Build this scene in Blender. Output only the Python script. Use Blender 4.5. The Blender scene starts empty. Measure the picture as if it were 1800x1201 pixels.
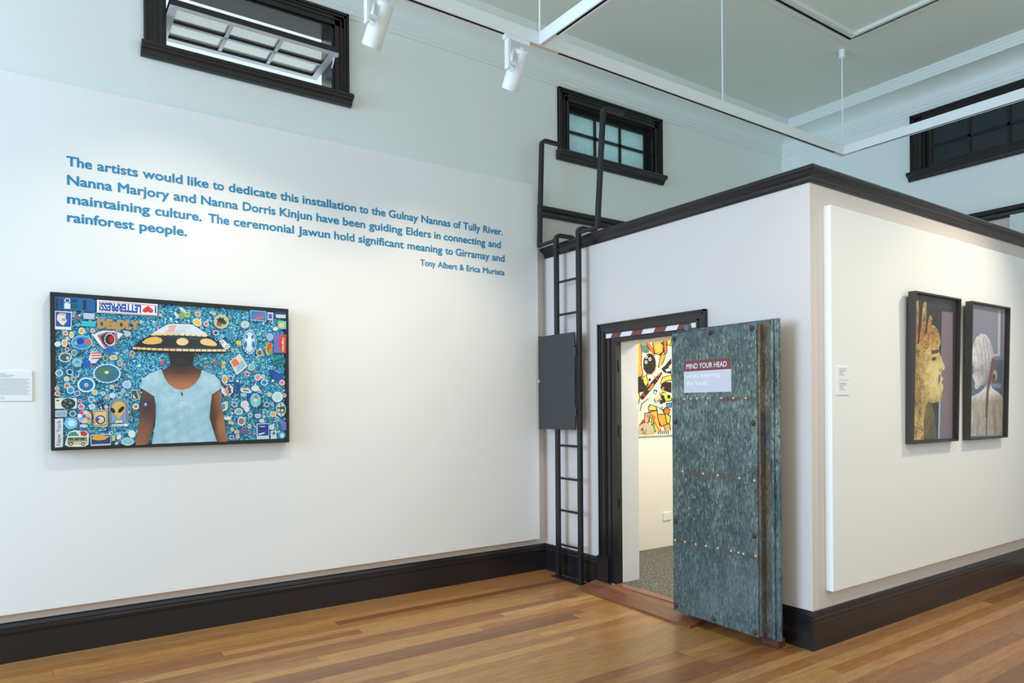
import bpy, bmesh, math, random
from mathutils import Vector, Matrix
from mathutils.geometry import tessellate_polygon

S = bpy.context.scene
COL = S.collection
random.seed(7)

# ------------------------------------------------------------------ camera
F_PX, YAW, ROLL, HY, CAMH = 1228.6, math.radians(55.2525), math.radians(0.4284), 714.0, 1.5
_f = Vector((math.cos(YAW), math.sin(YAW), 0))
_r = Vector((math.sin(YAW), -math.cos(YAW), 0))
_d = Vector((0, 0, -1))
CR = _r * math.cos(ROLL) + _d * math.sin(ROLL)
CD = _d * math.cos(ROLL) - _r * math.sin(ROLL)
cam = bpy.data.cameras.new('camera')
cam.sensor_width = 36.0
cam.lens = F_PX / 1800 * 36
cam.shift_y = (HY - 600.5) / 1800
cam.clip_start = 0.05
co = bpy.data.objects.new('camera', cam)
COL.objects.link(co)
co.matrix_world = Matrix(((CR.x, -CD.x, -_f.x, 0), (CR.y, -CD.y, -_f.y, 0), (CR.z, -CD.z, -_f.z, CAMH), (0, 0, 0, 1)))
S.camera = co

# ------------------------------------------------------------------ world, lights, exposure
w = bpy.data.worlds.new('daylight')
S.world = w
w.use_nodes = True
bg = w.node_tree.nodes['Background']
bg.inputs[0].default_value = (0.80, 0.95, 0.985, 1)
bg.inputs[1].default_value = 1.6
vs = S.view_settings
vs.view_transform = 'Standard'
vs.look = 'None'
vs.exposure = -0.62
vs.gamma = 1
vs.use_curve_mapping = False
try:
    S.cycles.max_bounces = 8
    S.cycles.diffuse_bounces = 5
    S.cycles.sample_clamp_indirect = 6
    S.cycles.caustics_reflective = False
    S.cycles.caustics_refractive = False
except Exception:
    pass

WARM = (1.0, 0.85, 0.68)


def spot(loc, tgt, energy, deg=60, blend=0.6, col=WARM, r=0.03):
    l = bpy.data.lights.new('spot_beam', 'SPOT')
    l.energy, l.spot_size, l.spot_blend, l.color, l.shadow_soft_size = energy, math.radians(deg), blend, col, r
    o = bpy.data.objects.new('spot_beam', l)
    COL.objects.link(o)
    o.location = loc
    o.rotation_euler = (Vector(tgt) - Vector(loc)).to_track_quat('-Z', 'Y').to_euler()
    return o


def area(loc, tgt, sx, sy, energy, col):
    l = bpy.data.lights.new('window_daylight', 'AREA')
    l.shape, l.size, l.size_y, l.energy, l.color = 'RECTANGLE', sx, sy, energy, col
    o = bpy.data.objects.new('window_daylight', l)
    COL.objects.link(o)
    o.location = loc
    o.rotation_euler = (Vector(tgt) - Vector(loc)).to_track_quat('-Z', 'Y').to_euler()
    return o


# track spots further along the rails, beyond the frame
spot((0.83, 3.6, 3.70), (0.8, 5.09, 1.5), 88, 88, 1.0)
spot((2.74, 2.3, 3.70), (3.1, 5.09, 1.0), 75, 56, 1.0)
spot((6.29, 0.9, 3.70), (5.4, 2.40, 1.3), 270, 84, 1.0)
spot((2.74, 0.6, 3.70), (4.7, 2.40, 1.1), 190, 70, 1.0)
# tall windows of the room behind and to the left of the camera
area((-5.9, 3.3, 2.5), (3.9, 3.4, 1.6), 3.2, 3.6, 980, (0.46, 0.69, 1.0))


# ------------------------------------------------------------------ helpers
def srgb(r, g, b, a=1):
    def c(v):
        v /= 255.0
        return v / 12.92 if v <= 0.04045 else ((v + 0.055) / 1.055) ** 2.4
    return (c(r), c(g), c(b), a)


def mat(name, col, rough=0.5, metal=0.0, spec=0.5, bump=0.0, bscale=40.0):
    m = bpy.data.materials.new(name)
    m.use_nodes = True
    nt = m.node_tree
    b = nt.nodes['Principled BSDF']
    b.inputs['Base Color'].default_value = col if len(col) == 4 else (*col, 1)
    b.inputs['Roughness'].default_value = rough
    b.inputs['Metallic'].default_value = metal
    b.inputs['Specular IOR Level'].default_value = spec
    if bump:
        tc = nt.nodes.new('ShaderNodeTexCoord')
        n = nt.nodes.new('ShaderNodeTexNoise')
        n.inputs['Scale'].default_value = bscale
        n.inputs['Detail'].default_value = 4
        bp = nt.nodes.new('ShaderNodeBump')
        bp.inputs['Strength'].default_value = bump
        bp.inputs['Distance'].default_value = 0.01
        nt.links.new(tc.outputs['Object'], n.inputs['Vector'])
        nt.links.new(n.outputs['Fac'], bp.inputs['Height'])
        nt.links.new(bp.outputs['Normal'], b.inputs['Normal'])
    return m


class NB:
    """small node-graph helper"""
    def __init__(s, m):
        s.nt = m.node_tree
        s.b = s.nt.nodes['Principled BSDF']

    def n(s, t, **kw):
        x = s.nt.nodes.new(t)
        for k, v in kw.items():
            setattr(x, k, v)
        return x

    def math(s, op, a, b=None):
        x = s.n('ShaderNodeMath', operation=op)
        for i, v in enumerate((a, b)):
            if v is None:
                continue
            if isinstance(v, (int, float)):
                x.inputs[i].default_value = v
            else:
                s.l(v, x.inputs[i])
        return x.outputs[0]

    def l(s, a, b):
        s.nt.links.new(a, b)

    def ramp(s, fac, stops):
        x = s.n('ShaderNodeValToRGB')
        e = x.color_ramp.elements
        while len(e) < len(stops):
            e.new(0.5)
        for i, (p, c) in enumerate(stops):
            e[i].position = p
            e[i].color = c
        s.l(fac, x.inputs[0])
        return x.outputs[0]

    def mix(s, fac, a, b, bt='MIX'):
        x = s.n('ShaderNodeMix', data_type='RGBA', blend_type=bt)
        for sock, v in ((x.inputs[0], fac), (x.inputs[6], a), (x.inputs[7], b)):
            if isinstance(v, (int, float, tuple)):
                sock.default_value = v
            else:
                s.l(v, sock)
        return x.outputs[2]

    def noise(s, vec, scale, detail=4, rough=0.55, stretch=None):
        if stretch:
            mp = s.n('ShaderNodeMapping')
            mp.inputs['Scale'].default_value = stretch
            s.l(vec, mp.inputs[0])
            vec = mp.outputs[0]
        x = s.n('ShaderNodeTexNoise')
        x.inputs['Scale'].default_value = scale
        x.inputs['Detail'].default_value = detail
        x.inputs['Roughness'].default_value = rough
        s.l(vec, x.inputs['Vector'])
        return x.outputs[0]


W = {}


def finish(bm, smooth=False, recalc=True):
    if recalc:
        bmesh.ops.recalc_face_normals(bm, faces=bm.faces[:])
    if smooth:
        for f in bm.faces:
            f.smooth = True


def obj(name, bm, mats, parent=None, smooth=False, recalc=True, label=None, origin=None, auto=None):
    finish(bm, smooth, recalc)
    if parent is not None:
        M = W[parent.name]
    elif origin is not None:
        M = Matrix.Translation(Vector(origin))
    else:
        M = Matrix.Identity(4)
    bm.transform(M.inverted())
    me = bpy.data.meshes.new(name)
    bm.to_mesh(me)
    bm.free()
    for m in (mats if isinstance(mats, (list, tuple)) else [mats]):
        me.materials.append(m)
    o = bpy.data.objects.new(name, me)
    COL.objects.link(o)
    if parent is not None:
        o.parent = parent
    else:
        o.matrix_world = M
    W[o.name] = M
    if label:
        o['label'] = label
    if smooth and auto:
        try:
            me.set_sharp_from_angle(angle=math.radians(auto))
        except Exception:
            pass
    return o


def thing(name, label, cat, loc=(0, 0, 0), rot=None, group=None):
    o = bpy.data.objects.new(name, None)
    o.empty_display_size = 0.1
    COL.objects.link(o)
    M = Matrix.Translation(Vector(loc)) @ (rot if rot is not None else Matrix.Identity(4))
    o.matrix_world = M
    W[o.name] = M
    tag(o, label, cat, group)
    return o


def tag(o, label, cat, group=None):
    o['label'] = label
    o['category'] = cat
    if group:
        o['group'] = group
    return o


def struct(name, bm, mats, parent=None, **kw):
    o = obj(name, bm, mats, parent, **kw)
    if parent is None:
        o['kind'] = 'structure'
    return o


def box(bm, x0, x1, y0, y1, z0, z1, mi=0):
    v = [bm.verts.new((x, y, z)) for x in (x0, x1) for y in (y0, y1) for z in (z0, z1)]
    for q in ((0, 1, 3, 2), (4, 6, 7, 5), (0, 4, 5, 1), (2, 3, 7, 6), (0, 2, 6, 4), (1, 5, 7, 3)):
        bm.faces.new([v[i] for i in q]).material_index = mi


def B(*a, **k):
    bm = bmesh.new()
    box(bm, *a, **k)
    return bm


def bevel(bm, r, seg=2):
    bmesh.ops.bevel(bm, geom=bm.edges[:], offset=r, segments=seg, profile=0.5, affect='EDGES')
    return bm


def cyl(bm, p0, p1, r0, r1=None, seg=20, mi=0, cap=True):
    r1 = r0 if r1 is None else r1
    p0, p1 = Vector(p0), Vector(p1)
    d = (p1 - p0).normalized()
    a = d.orthogonal().normalized()
    b = d.cross(a)
    A, C = [], []
    for i in range(seg):
        t = 2 * math.pi * i / seg
        u = a * math.cos(t) + b * math.sin(t)
        A.append(bm.verts.new(p0 + u * r0))
        C.append(bm.verts.new(p1 + u * r1))
    for i in range(seg):
        j = (i + 1) % seg
        bm.faces.new((A[i], A[j], C[j], C[i])).material_index = mi
    if cap:
        bm.faces.new(A[::-1]).material_index = mi
        bm.faces.new(C).material_index = mi


def lathe(bm, p0, axis, prof, seg=20, mi=0):
    """prof: list of (radius, distance along axis)"""
    p0 = Vector(p0)
    d = Vector(axis).normalized()
    a = d.orthogonal().normalized()
    b = d.cross(a)
    rings = []
    for r, h in prof:
        if r < 1e-6:
            rings.append([bm.verts.new(p0 + d * h)])
        else:
            rings.append([bm.verts.new(p0 + d * h + (a * math.cos(2 * math.pi * i / seg) + b * math.sin(2 * math.pi * i / seg)) * r) for i in range(seg)])
    for A, C in zip(rings, rings[1:]):
        for i in range(seg):
            j = (i + 1) % seg
            q = []
            for v in (A[i % len(A)], A[j % len(A)], C[j % len(C)], C[i % len(C)]):
                if v not in q:
                    q.append(v)
            if len(q) > 2:
                bm.faces.new(q).material_index = mi


def sweep(bm, path, prof, mi=0):
    """path: xy points; prof: closed (out, z) polygon; 'out' points to the right of travel, mitred at corners"""
    P = [Vector(p) for p in path]
    ns = []
    for a, b in zip(P, P[1:]):
        d = (b - a).normalized()
        ns.append(Vector((d.y, -d.x)))
    rings = []
    for i, p in enumerate(P):
        if i == 0:
            m = ns[0]
        elif i == len(P) - 1:
            m = ns[-1]
        else:
            m = ns[i - 1] + ns[i]
            m = m / (m.dot(ns[i]))
        rings.append([bm.verts.new((p.x + m.x * o, p.y + m.y * o, z)) for o, z in prof])
    k = len(prof)
    for A, C in zip(rings, rings[1:]):
        for i in range(k):
            j = (i + 1) % k
            bm.faces.new((A[i], A[j], C[j], C[i])).material_index = mi
    bm.faces.new(rings[0]).material_index = mi
    bm.faces.new(rings[-1][::-1]).material_index = mi


def sweepbar(bm, pts, hw, hd, side):
    """rectangular bar along a polyline; side = constant width direction"""
    P = [Vector(p) for p in pts]
    sd = Vector(side).normalized()
    rings = []
    for i, p in enumerate(P):
        t0 = (P[i] - P[i - 1]).normalized() if i else None
        t1 = (P[i + 1] - P[i]).normalized() if i < len(P) - 1 else None
        t = (t0 or t1) if (t0 is None or t1 is None) else (t0 + t1).normalized()
        up = t.cross(sd).normalized()
        k = 1.0 if (t0 is None or t1 is None) else 1.0 / max(0.5, t.dot(t1))
        rings.append([bm.verts.new(p + sd * a * hw + up * c * hd * k) for a, c in ((-1, -1), (1, -1), (1, 1), (-1, 1))])
    for A, C in zip(rings, rings[1:]):
        for i in range(4):
            j = (i + 1) % 4
            bm.faces.new((A[i], A[j], C[j], C[i]))
    bm.faces.new(rings[0][::-1])
    bm.faces.new(rings[-1])


def arc(c, r, a0, a1, n, ax0, ax1):
    c, ax0, ax1 = Vector(c), Vector(ax0), Vector(ax1)
    return [c + ax0 * r * math.cos(math.radians(a0 + (a1 - a0) * i / n)) + ax1 * r * math.sin(math.radians(a0 + (a1 - a0) * i / n)) for i in range(n + 1)]


def on_plane(u, v, p0, n):
    """where the sight line through photo point (u, v) meets the real plane (p0, n)"""
    d = CR * ((u - 900) / F_PX) + CD * ((v - HY) / F_PX) + _f
    o = Vector((0, 0, CAMH))
    t = (Vector(p0) - o).dot(Vector(n)) / d.dot(Vector(n))
    return o + d * t


_tc = {}


def text_geo(s, bold=0.0):
    """triangulated outline of a string in the built-in font: verts, faces, cap height"""
    key = (s, bold)
    if key in _tc:
        return _tc[key]
    cu = bpy.data.curves.new('t', 'FONT')
    cu.body = s
    cu.size = 1.0
    cu.offset = bold
    cu.resolution_u = 4
    o = bpy.data.objects.new('t', cu)
    COL.objects.link(o)
    dg = bpy.context.evaluated_depsgraph_get()
    e = o.evaluated_get(dg)
    me = e.to_mesh()
    vs_ = [(v.co.x, v.co.y) for v in me.vertices]
    fs = [tuple(p.vertices) for p in me.polygons]
    e.to_mesh_clear()
    bpy.data.objects.remove(o)
    bpy.data.curves.remove(cu)
    _tc[key] = (vs_, fs)
    return _tc[key]


CAP = max(v[1] for v in text_geo('H')[0])


def put_text(bm, s, fn, x0, x1, base, cap, bold=0.0, mi=0, col=None, layer=None):
    """fn(x, y) -> 3D; text fitted between x0 and x1 on baseline base with cap height cap; bold = stroke as a share of the em"""
    vs_, fs = text_geo(s)
    a, b = min(v[0] for v in vs_) - bold, max(v[0] for v in vs_) + bold
    sx, sy = (x1 - x0) / (b - a), cap / (CAP + 2 * bold)
    offs = [(0, 0)]
    if bold:
        offs += [(bold * math.cos(k * math.pi / 4), bold * math.sin(k * math.pi / 4)) for k in range(8)]
    o_ = fn(x0, base)
    nrm = (fn(x0 + 1, base) - o_).cross(fn(x0, base + 1) - o_).normalized()
    for k, (ox, oy) in enumerate(offs):
        V = [bm.verts.new(fn(x0 + (x + ox - a) * sx, base + (y + oy + bold) * sy) + nrm * (k * 2e-5)) for x, y in vs_]
        for f in fs:
            try:
                q = bm.faces.new([V[i] for i in f])
            except ValueError:
                continue
            q.material_index = mi
            if layer is not None:
                for lp in q.loops:
                    lp[layer] = col


# ------------------------------------------------------------------ materials
M_white = mat('white_wall_paint', srgb(231, 235, 230), 0.75, bump=0.03, bscale=30)
M_panel = mat('white_panel_paint', srgb(240, 240, 237), 0.6, bump=0.015, bscale=60)
M_paint = mat('pale_mushroom_wall_paint', srgb(215, 205, 198), 0.7, bump=0.03, bscale=30)
M_ceil = mat('pale_grey_ceiling_paint', srgb(222, 226, 216), 0.85, bump=0.03, bscale=25)
M_corn = mat('off_white_cornice_paint', srgb(226, 232, 228), 0.7)
M_dark = mat('dark_chocolate_gloss_paint', srgb(35, 31, 32), 0.23)
M_black = mat('black_frame_lacquer', srgb(24, 24, 26), 0.4)
M_frame = mat('charcoal_stained_frame', srgb(62, 58, 56), 0.5, bump=0.05, bscale=80)
M_steel = mat('black_painted_steel', srgb(28, 28, 30), 0.42)
M_guard = mat('charcoal_powder_coat', srgb(50, 54, 56), 0.5)
M_void = mat('dark_void', srgb(6, 6, 7), 0.9)
M_fix = mat('white_fitting_enamel', srgb(236, 240, 240), 0.4)
M_cream = mat('cream_plastic_insert', srgb(214, 210, 196), 0.5)
M_label = mat('white_label_card', srgb(240, 241, 243), 0.6)
M_ink = mat('grey_label_print', srgb(165, 168, 172), 0.7)
M_blue = mat('blue_vinyl_lettering', srgb(14, 134, 180), 0.5)
M_maroon = mat('maroon_vinyl', srgb(120, 58, 58), 0.45)
M_tapew = mat('white_vinyl', srgb(232, 226, 230), 0.45)
M_greyv = mat('pale_grey_vinyl', srgb(203, 199, 206), 0.45)
M_wtxt = mat('white_vinyl_lettering', srgb(246, 247, 250), 0.45)
M_greyp = mat('pale_grey_exterior_paint', srgb(216, 223, 228), 0.4)
M_chock = mat('red_brown_timber_block', srgb(92, 48, 40), 0.5, bump=0.1, bscale=60)
M_int = mat('cream_interior_paint', srgb(240, 238, 228), 0.7)


def floor_mat(name, ramp, width=0.125, length=2.6, along_y=False, rough=0.3):
    m = mat(name, (0.4, 0.2, 0.1, 1), rough)
    g = NB(m)
    tc = g.n('ShaderNodeTexCoord').outputs['Object']
    sp = g.n('ShaderNodeSeparateXYZ')
    g.l(tc, sp.inputs[0])
    X, Y = (sp.outputs[1], sp.outputs[0]) if along_y else (sp.outputs[0], sp.outputs[1])
    row = g.math('FLOOR', g.math('DIVIDE', Y, width))
    wn = g.n('ShaderNodeTexWhiteNoise', noise_dimensions='1D')
    g.l(row, wn.inputs['W'])
    colm = g.math('FLOOR', g.math('ADD', g.math('DIVIDE', X, length), g.math('MULTIPLY', wn.outputs['Value'], 7.3)))
    cb = g.n('ShaderNodeCombineXYZ')
    g.l(row, cb.inputs[0])
    g.l(colm, cb.inputs[1])
    wn2 = g.n('ShaderNodeTexWhiteNoise', noise_dimensions='2D')
    g.l(cb.outputs[0], wn2.inputs['Vector'])
    base = g.ramp(wn2.outputs['Value'], ramp)
    st = (8, 1, 1) if along_y else (1, 8, 1)
    off = g.n('ShaderNodeVectorMath', operation='MULTIPLY_ADD')
    g.l(cb.outputs[0], off.inputs[0])
    off.inputs[1].default_value = (3.7, 5.1, 2.3)
    g.l(tc, off.inputs[2])
    gr = g.noise(off.outputs[0], 5, 9, 0.74, st)
    fine = g.noise(off.outputs[0], 26, 5, 0.6, (30, 1.5, 1) if along_y else (1.5, 30, 1))
    c = g.mix(1.0, base, g.ramp(gr, [(0.28, (0.50, 0.45, 0.42, 1)), (0.72, (1.06, 1.03, 0.97, 1))]), 'MULTIPLY')
    c = g.mix(0.85, c, g.ramp(fine, [(0.35, (0.70, 0.66, 0.62, 1)), (0.65, (1.08, 1.07, 1.04, 1))]), 'MULTIPLY')
    fy = g.math('FRACT', g.math('DIVIDE', Y, width))
    edge = g.math('ABSOLUTE', g.math('SUBTRACT', fy, 0.5))
    gap = g.math('GREATER_THAN', edge, 0.488)
    fx = g.math('FRACT', g.math('ADD', g.math('DIVIDE', X, length), g.math('MULTIPLY', wn.outputs['Value'], 7.3)))
    gapx = g.math('GREATER_THAN', g.math('ABSOLUTE', g.math('SUBTRACT', fx, 0.5)), 0.4992)
    gp = g.math('MAXIMUM', gap, gapx)
    c = g.mix(g.math('MULTIPLY', gp, 0.55), c, (0.08, 0.04, 0.02, 1))
    g.l(c, g.b.inputs['Base Color'])
    rr = g.noise(tc, 3, 3)
    g.l(g.math('ADD', g.math('MULTIPLY', rr, 0.14), rough - 0.07), g.b.inputs['Roughness'])
    bp = g.n('ShaderNodeBump')
    bp.inputs['Strength'].default_value = 0.12
    bp.inputs['Distance'].default_value = 0.004
    g.l(g.math('SUBTRACT', g.math('MULTIPLY', fine, 0.3), gp), bp.inputs['Height'])
    g.l(bp.outputs['Normal'], g.b.inputs['Normal'])
    return m


M_floor = floor_mat('honey_hardwood_boards', [(0.0, srgb(146, 96, 60)), (0.14, srgb(212, 158, 92)), (0.28, srgb(188, 132, 80)), (0.42, srgb(222, 170, 100)),
                                              (0.56, srgb(170, 112, 70)), (0.70, srgb(218, 172, 116)), (0.84, srgb(198, 140, 78)), (1.0, srgb(158, 104, 64))], 0.086, 3.1)
M_ramp = floor_mat('red_hardwood', [(0.0, srgb(132, 84, 60)), (0.5, srgb(152, 100, 70)), (1.0, srgb(164, 112, 80))], 0.3, 3.0, True, 0.35)


def carpet_mat():
    m = mat('flecked_grey_vinyl_floor', (0.2, 0.2, 0.18, 1), 0.6)
    g = NB(m)
    tc = g.n('ShaderNodeTexCoord').outputs['Object']
    n = g.noise(tc, 130, 2, 0.6)
    v = g.n('ShaderNodeTexVoronoi')
    v.inputs['Scale'].default_value = 75
    g.l(tc, v.inputs['Vector'])
    c = g.ramp(n, [(0.35, srgb(54, 54, 50)), (0.65, srgb(94, 92, 84))])
    c = g.mix(g.math('LESS_THAN', v.outputs['Distance'], 0.26), c, srgb(196, 192, 178))
    g.l(c, g.b.inputs['Base Color'])
    return m


M_carpet = carpet_mat()


def patina_mat(name, dark, mid, light, rust_amt, scale=1.0, bands=()):
    m = mat(name, (0.2, 0.25, 0.25, 1), 0.5, 0.2)
    g = NB(m)
    tc = g.n('ShaderNodeTexCoord').outputs['Object']
    big = g.noise(tc, 2.2 * scale, 6, 0.7)
    streak = g.noise(tc, 30 * scale, 8, 0.75, (1.7, 1.7, 0.5))
    fleck = g.noise(tc, 50 * scale, 6, 0.75, (1.5, 1.5, 0.42))
    dash = g.noise(tc, 78 * scale, 2, 0.5, (1.6, 1.6, 0.42))
    rust = g.noise(tc, 3.0 * scale, 7, 0.72, (1.2, 1.2, 0.7))
    f = g.math('ADD', g.math('MULTIPLY', big, 0.6), g.math('MULTIPLY', streak, 0.6))
    c = g.ramp(f, [(0.44, dark), (0.60, mid), (0.76, light)])
    c = g.mix(g.ramp(fleck, [(0.55, (0, 0, 0, 1)), (0.65, (0.9, 0.9, 0.9, 1))]), c, srgb(180, 189, 176))
    c = g.mix(g.ramp(dash, [(0.34, (0.9, 0.9, 0.9, 1)), (0.47, (0, 0, 0, 1))]), c, srgb(30, 38, 38))
    spz = g.n('ShaderNodeSeparateXYZ')
    g.l(tc, spz.inputs[0])
    hue = g.math('ADD', g.noise(tc, 1.7 * scale, 4), g.math('MULTIPLY', g.math('SUBTRACT', 1.0, spz.outputs[2]), 0.10))
    c = g.mix(g.ramp(hue, [(0.40, (0, 0, 0, 1)), (0.66, (0.5, 0.5, 0.5, 1))]), c, srgb(66, 90, 102))
    c = g.mix(g.ramp(rust, [(0.60 - rust_amt, (0, 0, 0, 1)), (0.78 - rust_amt, (0.8, 0.8, 0.8, 1))]), c, srgb(78, 62, 46))
    sp = g.n('ShaderNodeSeparateXYZ')
    g.l(tc, sp.inputs[0])
    for z0, hw, amt in bands:
        d = g.math('ABSOLUTE', g.math('SUBTRACT', sp.outputs[2], z0))
        k = g.math('SUBTRACT', 1.0, g.math('DIVIDE', d, hw))
        k = g.math('ADD', k, g.math('MULTIPLY', g.math('SUBTRACT', g.noise(tc, 7, 6, 0.75), 0.56), 3.4))
        c = g.mix(g.ramp(k, [(0.35, (0, 0, 0, 1)), (0.95, (amt, amt, amt, 1))]), c, srgb(92, 66, 50))
    g.l(c, g.b.inputs['Base Color'])
    g.l(g.math('ADD', g.math('MULTIPLY', streak, 0.35), 0.3), g.b.inputs['Roughness'])
    bp = g.n('ShaderNodeBump')
    bp.inputs['Strength'].default_value = 0.35
    bp.inputs['Distance'].default_value = 0.004
    g.l(streak, bp.inputs['Height'])
    g.l(bp.outputs['Normal'], g.b.inputs['Normal'])
    return m


M_patina = patina_mat('weathered_blue_green_metal', srgb(28, 38, 37), srgb(84, 99, 93), srgb(150, 162, 148), 0.0, 1.0, ((1.532, .035, .9), (1.03, .05, .75), (.558, .03, .9)))
M_rusty = patina_mat('rusty_brown_metal', srgb(58, 50, 38), srgb(122, 106, 80), srgb(172, 158, 124), 0.18, 1.3)
M_rustline = mat('rust_stain', srgb(84, 58, 42), 0.75, bump=0.2, bscale=90)
M_bolt = mat('dark_rusty_bolt', srgb(78, 68, 54), 0.6, 0.3, bump=0.3, bscale=150)
M_rivet = mat('pale_zinc_rivet', srgb(196, 196, 184), 0.45, 0.4)


def frost(name, col, rough=0.35, see=0.0):
    m = bpy.data.materials.new(name)
    m.use_nodes = True
    nt = m.node_tree
    nt.nodes.clear()
    o = nt.nodes.new('ShaderNodeOutputMaterial')
    t = nt.nodes.new('ShaderNodeBsdfTranslucent')
    g = nt.nodes.new('ShaderNodeBsdfGlossy')
    d = nt.nodes.new('ShaderNodeBsdfDiffuse')
    fr = nt.nodes.new('ShaderNodeFresnel')
    mx = nt.nodes.new('ShaderNodeMixShader')
    m2 = nt.nodes.new('ShaderNodeMixShader')
    tc = nt.nodes.new('ShaderNodeTexCoord')
    n = nt.nodes.new('ShaderNodeTexNoise')
    n.inputs['Scale'].default_value = 110
    n.inputs['Detail'].default_value = 3
    rp = nt.nodes.new('ShaderNodeValToRGB')
    rp.color_ramp.elements[0].position = 0.35
    rp.color_ramp.elements[0].color = tuple(c * 0.78 for c in col[:3]) + (1,)
    rp.color_ramp.elements[1].position = 0.65
    rp.color_ramp.elements[1].color = tuple(min(1, c * 1.15) for c in col[:3]) + (1,)
    bp = nt.nodes.new('ShaderNodeBump')
    bp.inputs['Strength'].default_value = 0.5
    bp.inputs['Distance'].default_value = 0.003
    L = nt.links.new
    L(tc.outputs['Object'], n.inputs['Vector'])
    L(n.outputs['Fac'], rp.inputs[0])
    L(n.outputs['Fac'], bp.inputs['Height'])
    L(rp.outputs[0], t.inputs['Color'])
    L(rp.outputs[0], d.inputs['Color'])
    L(bp.outputs[0], g.inputs['Normal'])
    g.inputs['Roughness'].default_value = rough
    m2.inputs[0].default_value = 0.1
    L(t.outputs[0], m2.inputs[1])
    L(d.outputs[0], m2.inputs[2])
    L(fr.outputs[0], mx.inputs[0])
    L(m2.outputs[0], mx.inputs[1])
    L(g.outputs[0], mx.inputs[2])
    if see:
        tr = nt.nodes.new('ShaderNodeBsdfTransparent')
        m3 = nt.nodes.new('ShaderNodeMixShader')
        m3.inputs[0].default_value = see
        L(rp.outputs[0], tr.inputs['Color'])
        L(mx.outputs[0], m3.inputs[1])
        L(tr.outputs[0], m3.inputs[2])
        L(m3.outputs[0], o.inputs[0])
    else:
        L(mx.outputs[0], o.inputs[0])
    return m


M_frost = frost('frosted_sea_green_glass', srgb(158, 194, 197))
M_frost_w = frost('frosted_pale_glass', srgb(250, 250, 240), 0.35, 0.5)
M_frost_d = frost('frosted_glass_darkened', srgb(124, 146, 158), 0.3)  # dim light behind the end window put into the glass colour


def pane_mat():
    m = bpy.data.materials.new('clear_picture_glass')
    m.use_nodes = True
    nt = m.node_tree
    nt.nodes.clear()
    o = nt.nodes.new('ShaderNodeOutputMaterial')
    t = nt.nodes.new('ShaderNodeBsdfTransparent')
    g = nt.nodes.new('ShaderNodeBsdfGlossy')
    g.inputs['Roughness'].default_value = 0.02
    fr = nt.nodes.new('ShaderNodeFresnel')
    fr.inputs[0].default_value = 1.3
    mx = nt.nodes.new('ShaderNodeMixShader')
    ge = nt.nodes.new('ShaderNodeNewGeometry')
    sb = nt.nodes.new('ShaderNodeMath')
    sb.operation = 'SUBTRACT'
    sb.inputs[0].default_value = 1.0
    ml = nt.nodes.new('ShaderNodeMath')
    ml.operation = 'MULTIPLY'
    nt.links.new(ge.outputs['Backfacing'], sb.inputs[1])
    nt.links.new(fr.outputs[0], ml.inputs[0])
    nt.links.new(sb.outputs[0], ml.inputs[1])
    nt.links.new(ml.outputs[0], mx.inputs[0])
    nt.links.new(t.outputs[0], mx.inputs[1])
    nt.links.new(g.outputs[0], mx.inputs[2])
    nt.links.new(mx.outputs[0], o.inputs[0])
    return m


M_pane = pane_mat()


def print_mat(name, speck=0.0, sp_scale=60, dark=(0.05, 0.04, 0.02, 1), rough=0.35):
    """printed picture: ink colour per vertex, optional grain"""
    m = mat(name, (1, 1, 1, 1), rough)
    g = NB(m)
    at = g.n('ShaderNodeAttribute', attribute_name='ink')
    c = at.outputs['Color']
    if speck:
        tc = g.n('ShaderNodeTexCoord').outputs['Object']
        n = g.noise(tc, sp_scale, 5, 0.7)
        n2 = g.noise(tc, sp_scale * 0.12, 3, 0.6)
        f = g.math('ADD', n, g.math('MULTIPLY', g.math('SUBTRACT', n2, 0.5), 0.5))
        k = g.math('MULTIPLY', g.ramp(f, [(0.42, (speck, speck, speck, 1)), (0.55, (0, 0, 0, 1))]), at.outputs['Alpha'])
        c = g.mix(k, c, dark)
    g.l(c, g.b.inputs['Base Color'])
    return m


M_print = print_mat('printed_ink')
M_gold = print_mat('gold_flecked_print', 0.95, 120, srgb(66, 48, 18))
M_silver = print_mat('white_ochre_print', 0.6, 130, srgb(110, 106, 112))
M_tee = print_mat('crumpled_pale_blue_print', 0.35, 24, srgb(120, 178, 200))

# ------------------------------------------------------------------ setting
XV, YV, YL, XE, ZC = 3.914, 2.452, 5.119, 7.58, 4.81
X0, Y0 = -6.0, -1.6          # how far the room is built
OPY0, OPY1, OPZ, FZ = 3.425, 4.16, 2.012, 0.06     # vault doorway

struct('floor', B(X0, XE + .3, Y0, YL + .3, -0.1, 0.0), M_floor)
struct('ceiling', B(X0, XE + .2, Y0, YL + .2, ZC, ZC + 0.1), M_ceil)


def wall_openings(bm, axis, a0, a1, t0, t1, z0, z1, holes, zsplit):
    """wall slab along x (axis 0) or y (axis 1) with rectangular holes (p0, p1, za, zb); paint splits at zsplit"""
    cuts = sorted({a0, a1} | {h[0] for h in holes} | {h[1] for h in holes})
    for p, q in zip(cuts, cuts[1:]):
        hs = [h for h in holes if h[0] <= p and h[1] >= q]
        zs = [(z0, z1)] if not hs else [(z0, hs[0][2]), (hs[0][3], z1)]
        for za, zb in zs:
            for zc, zd, mi in ((za, min(zb, zsplit), 0), (max(za, zsplit), zb, 1)):
                if zd - zc > 1e-4:
                    if axis == 0:
                        box(bm, p, q, t0, t1, zc, zd, mi)
                    else:
                        box(bm, t0, t1, p, q, zc, zd, mi)


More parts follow.
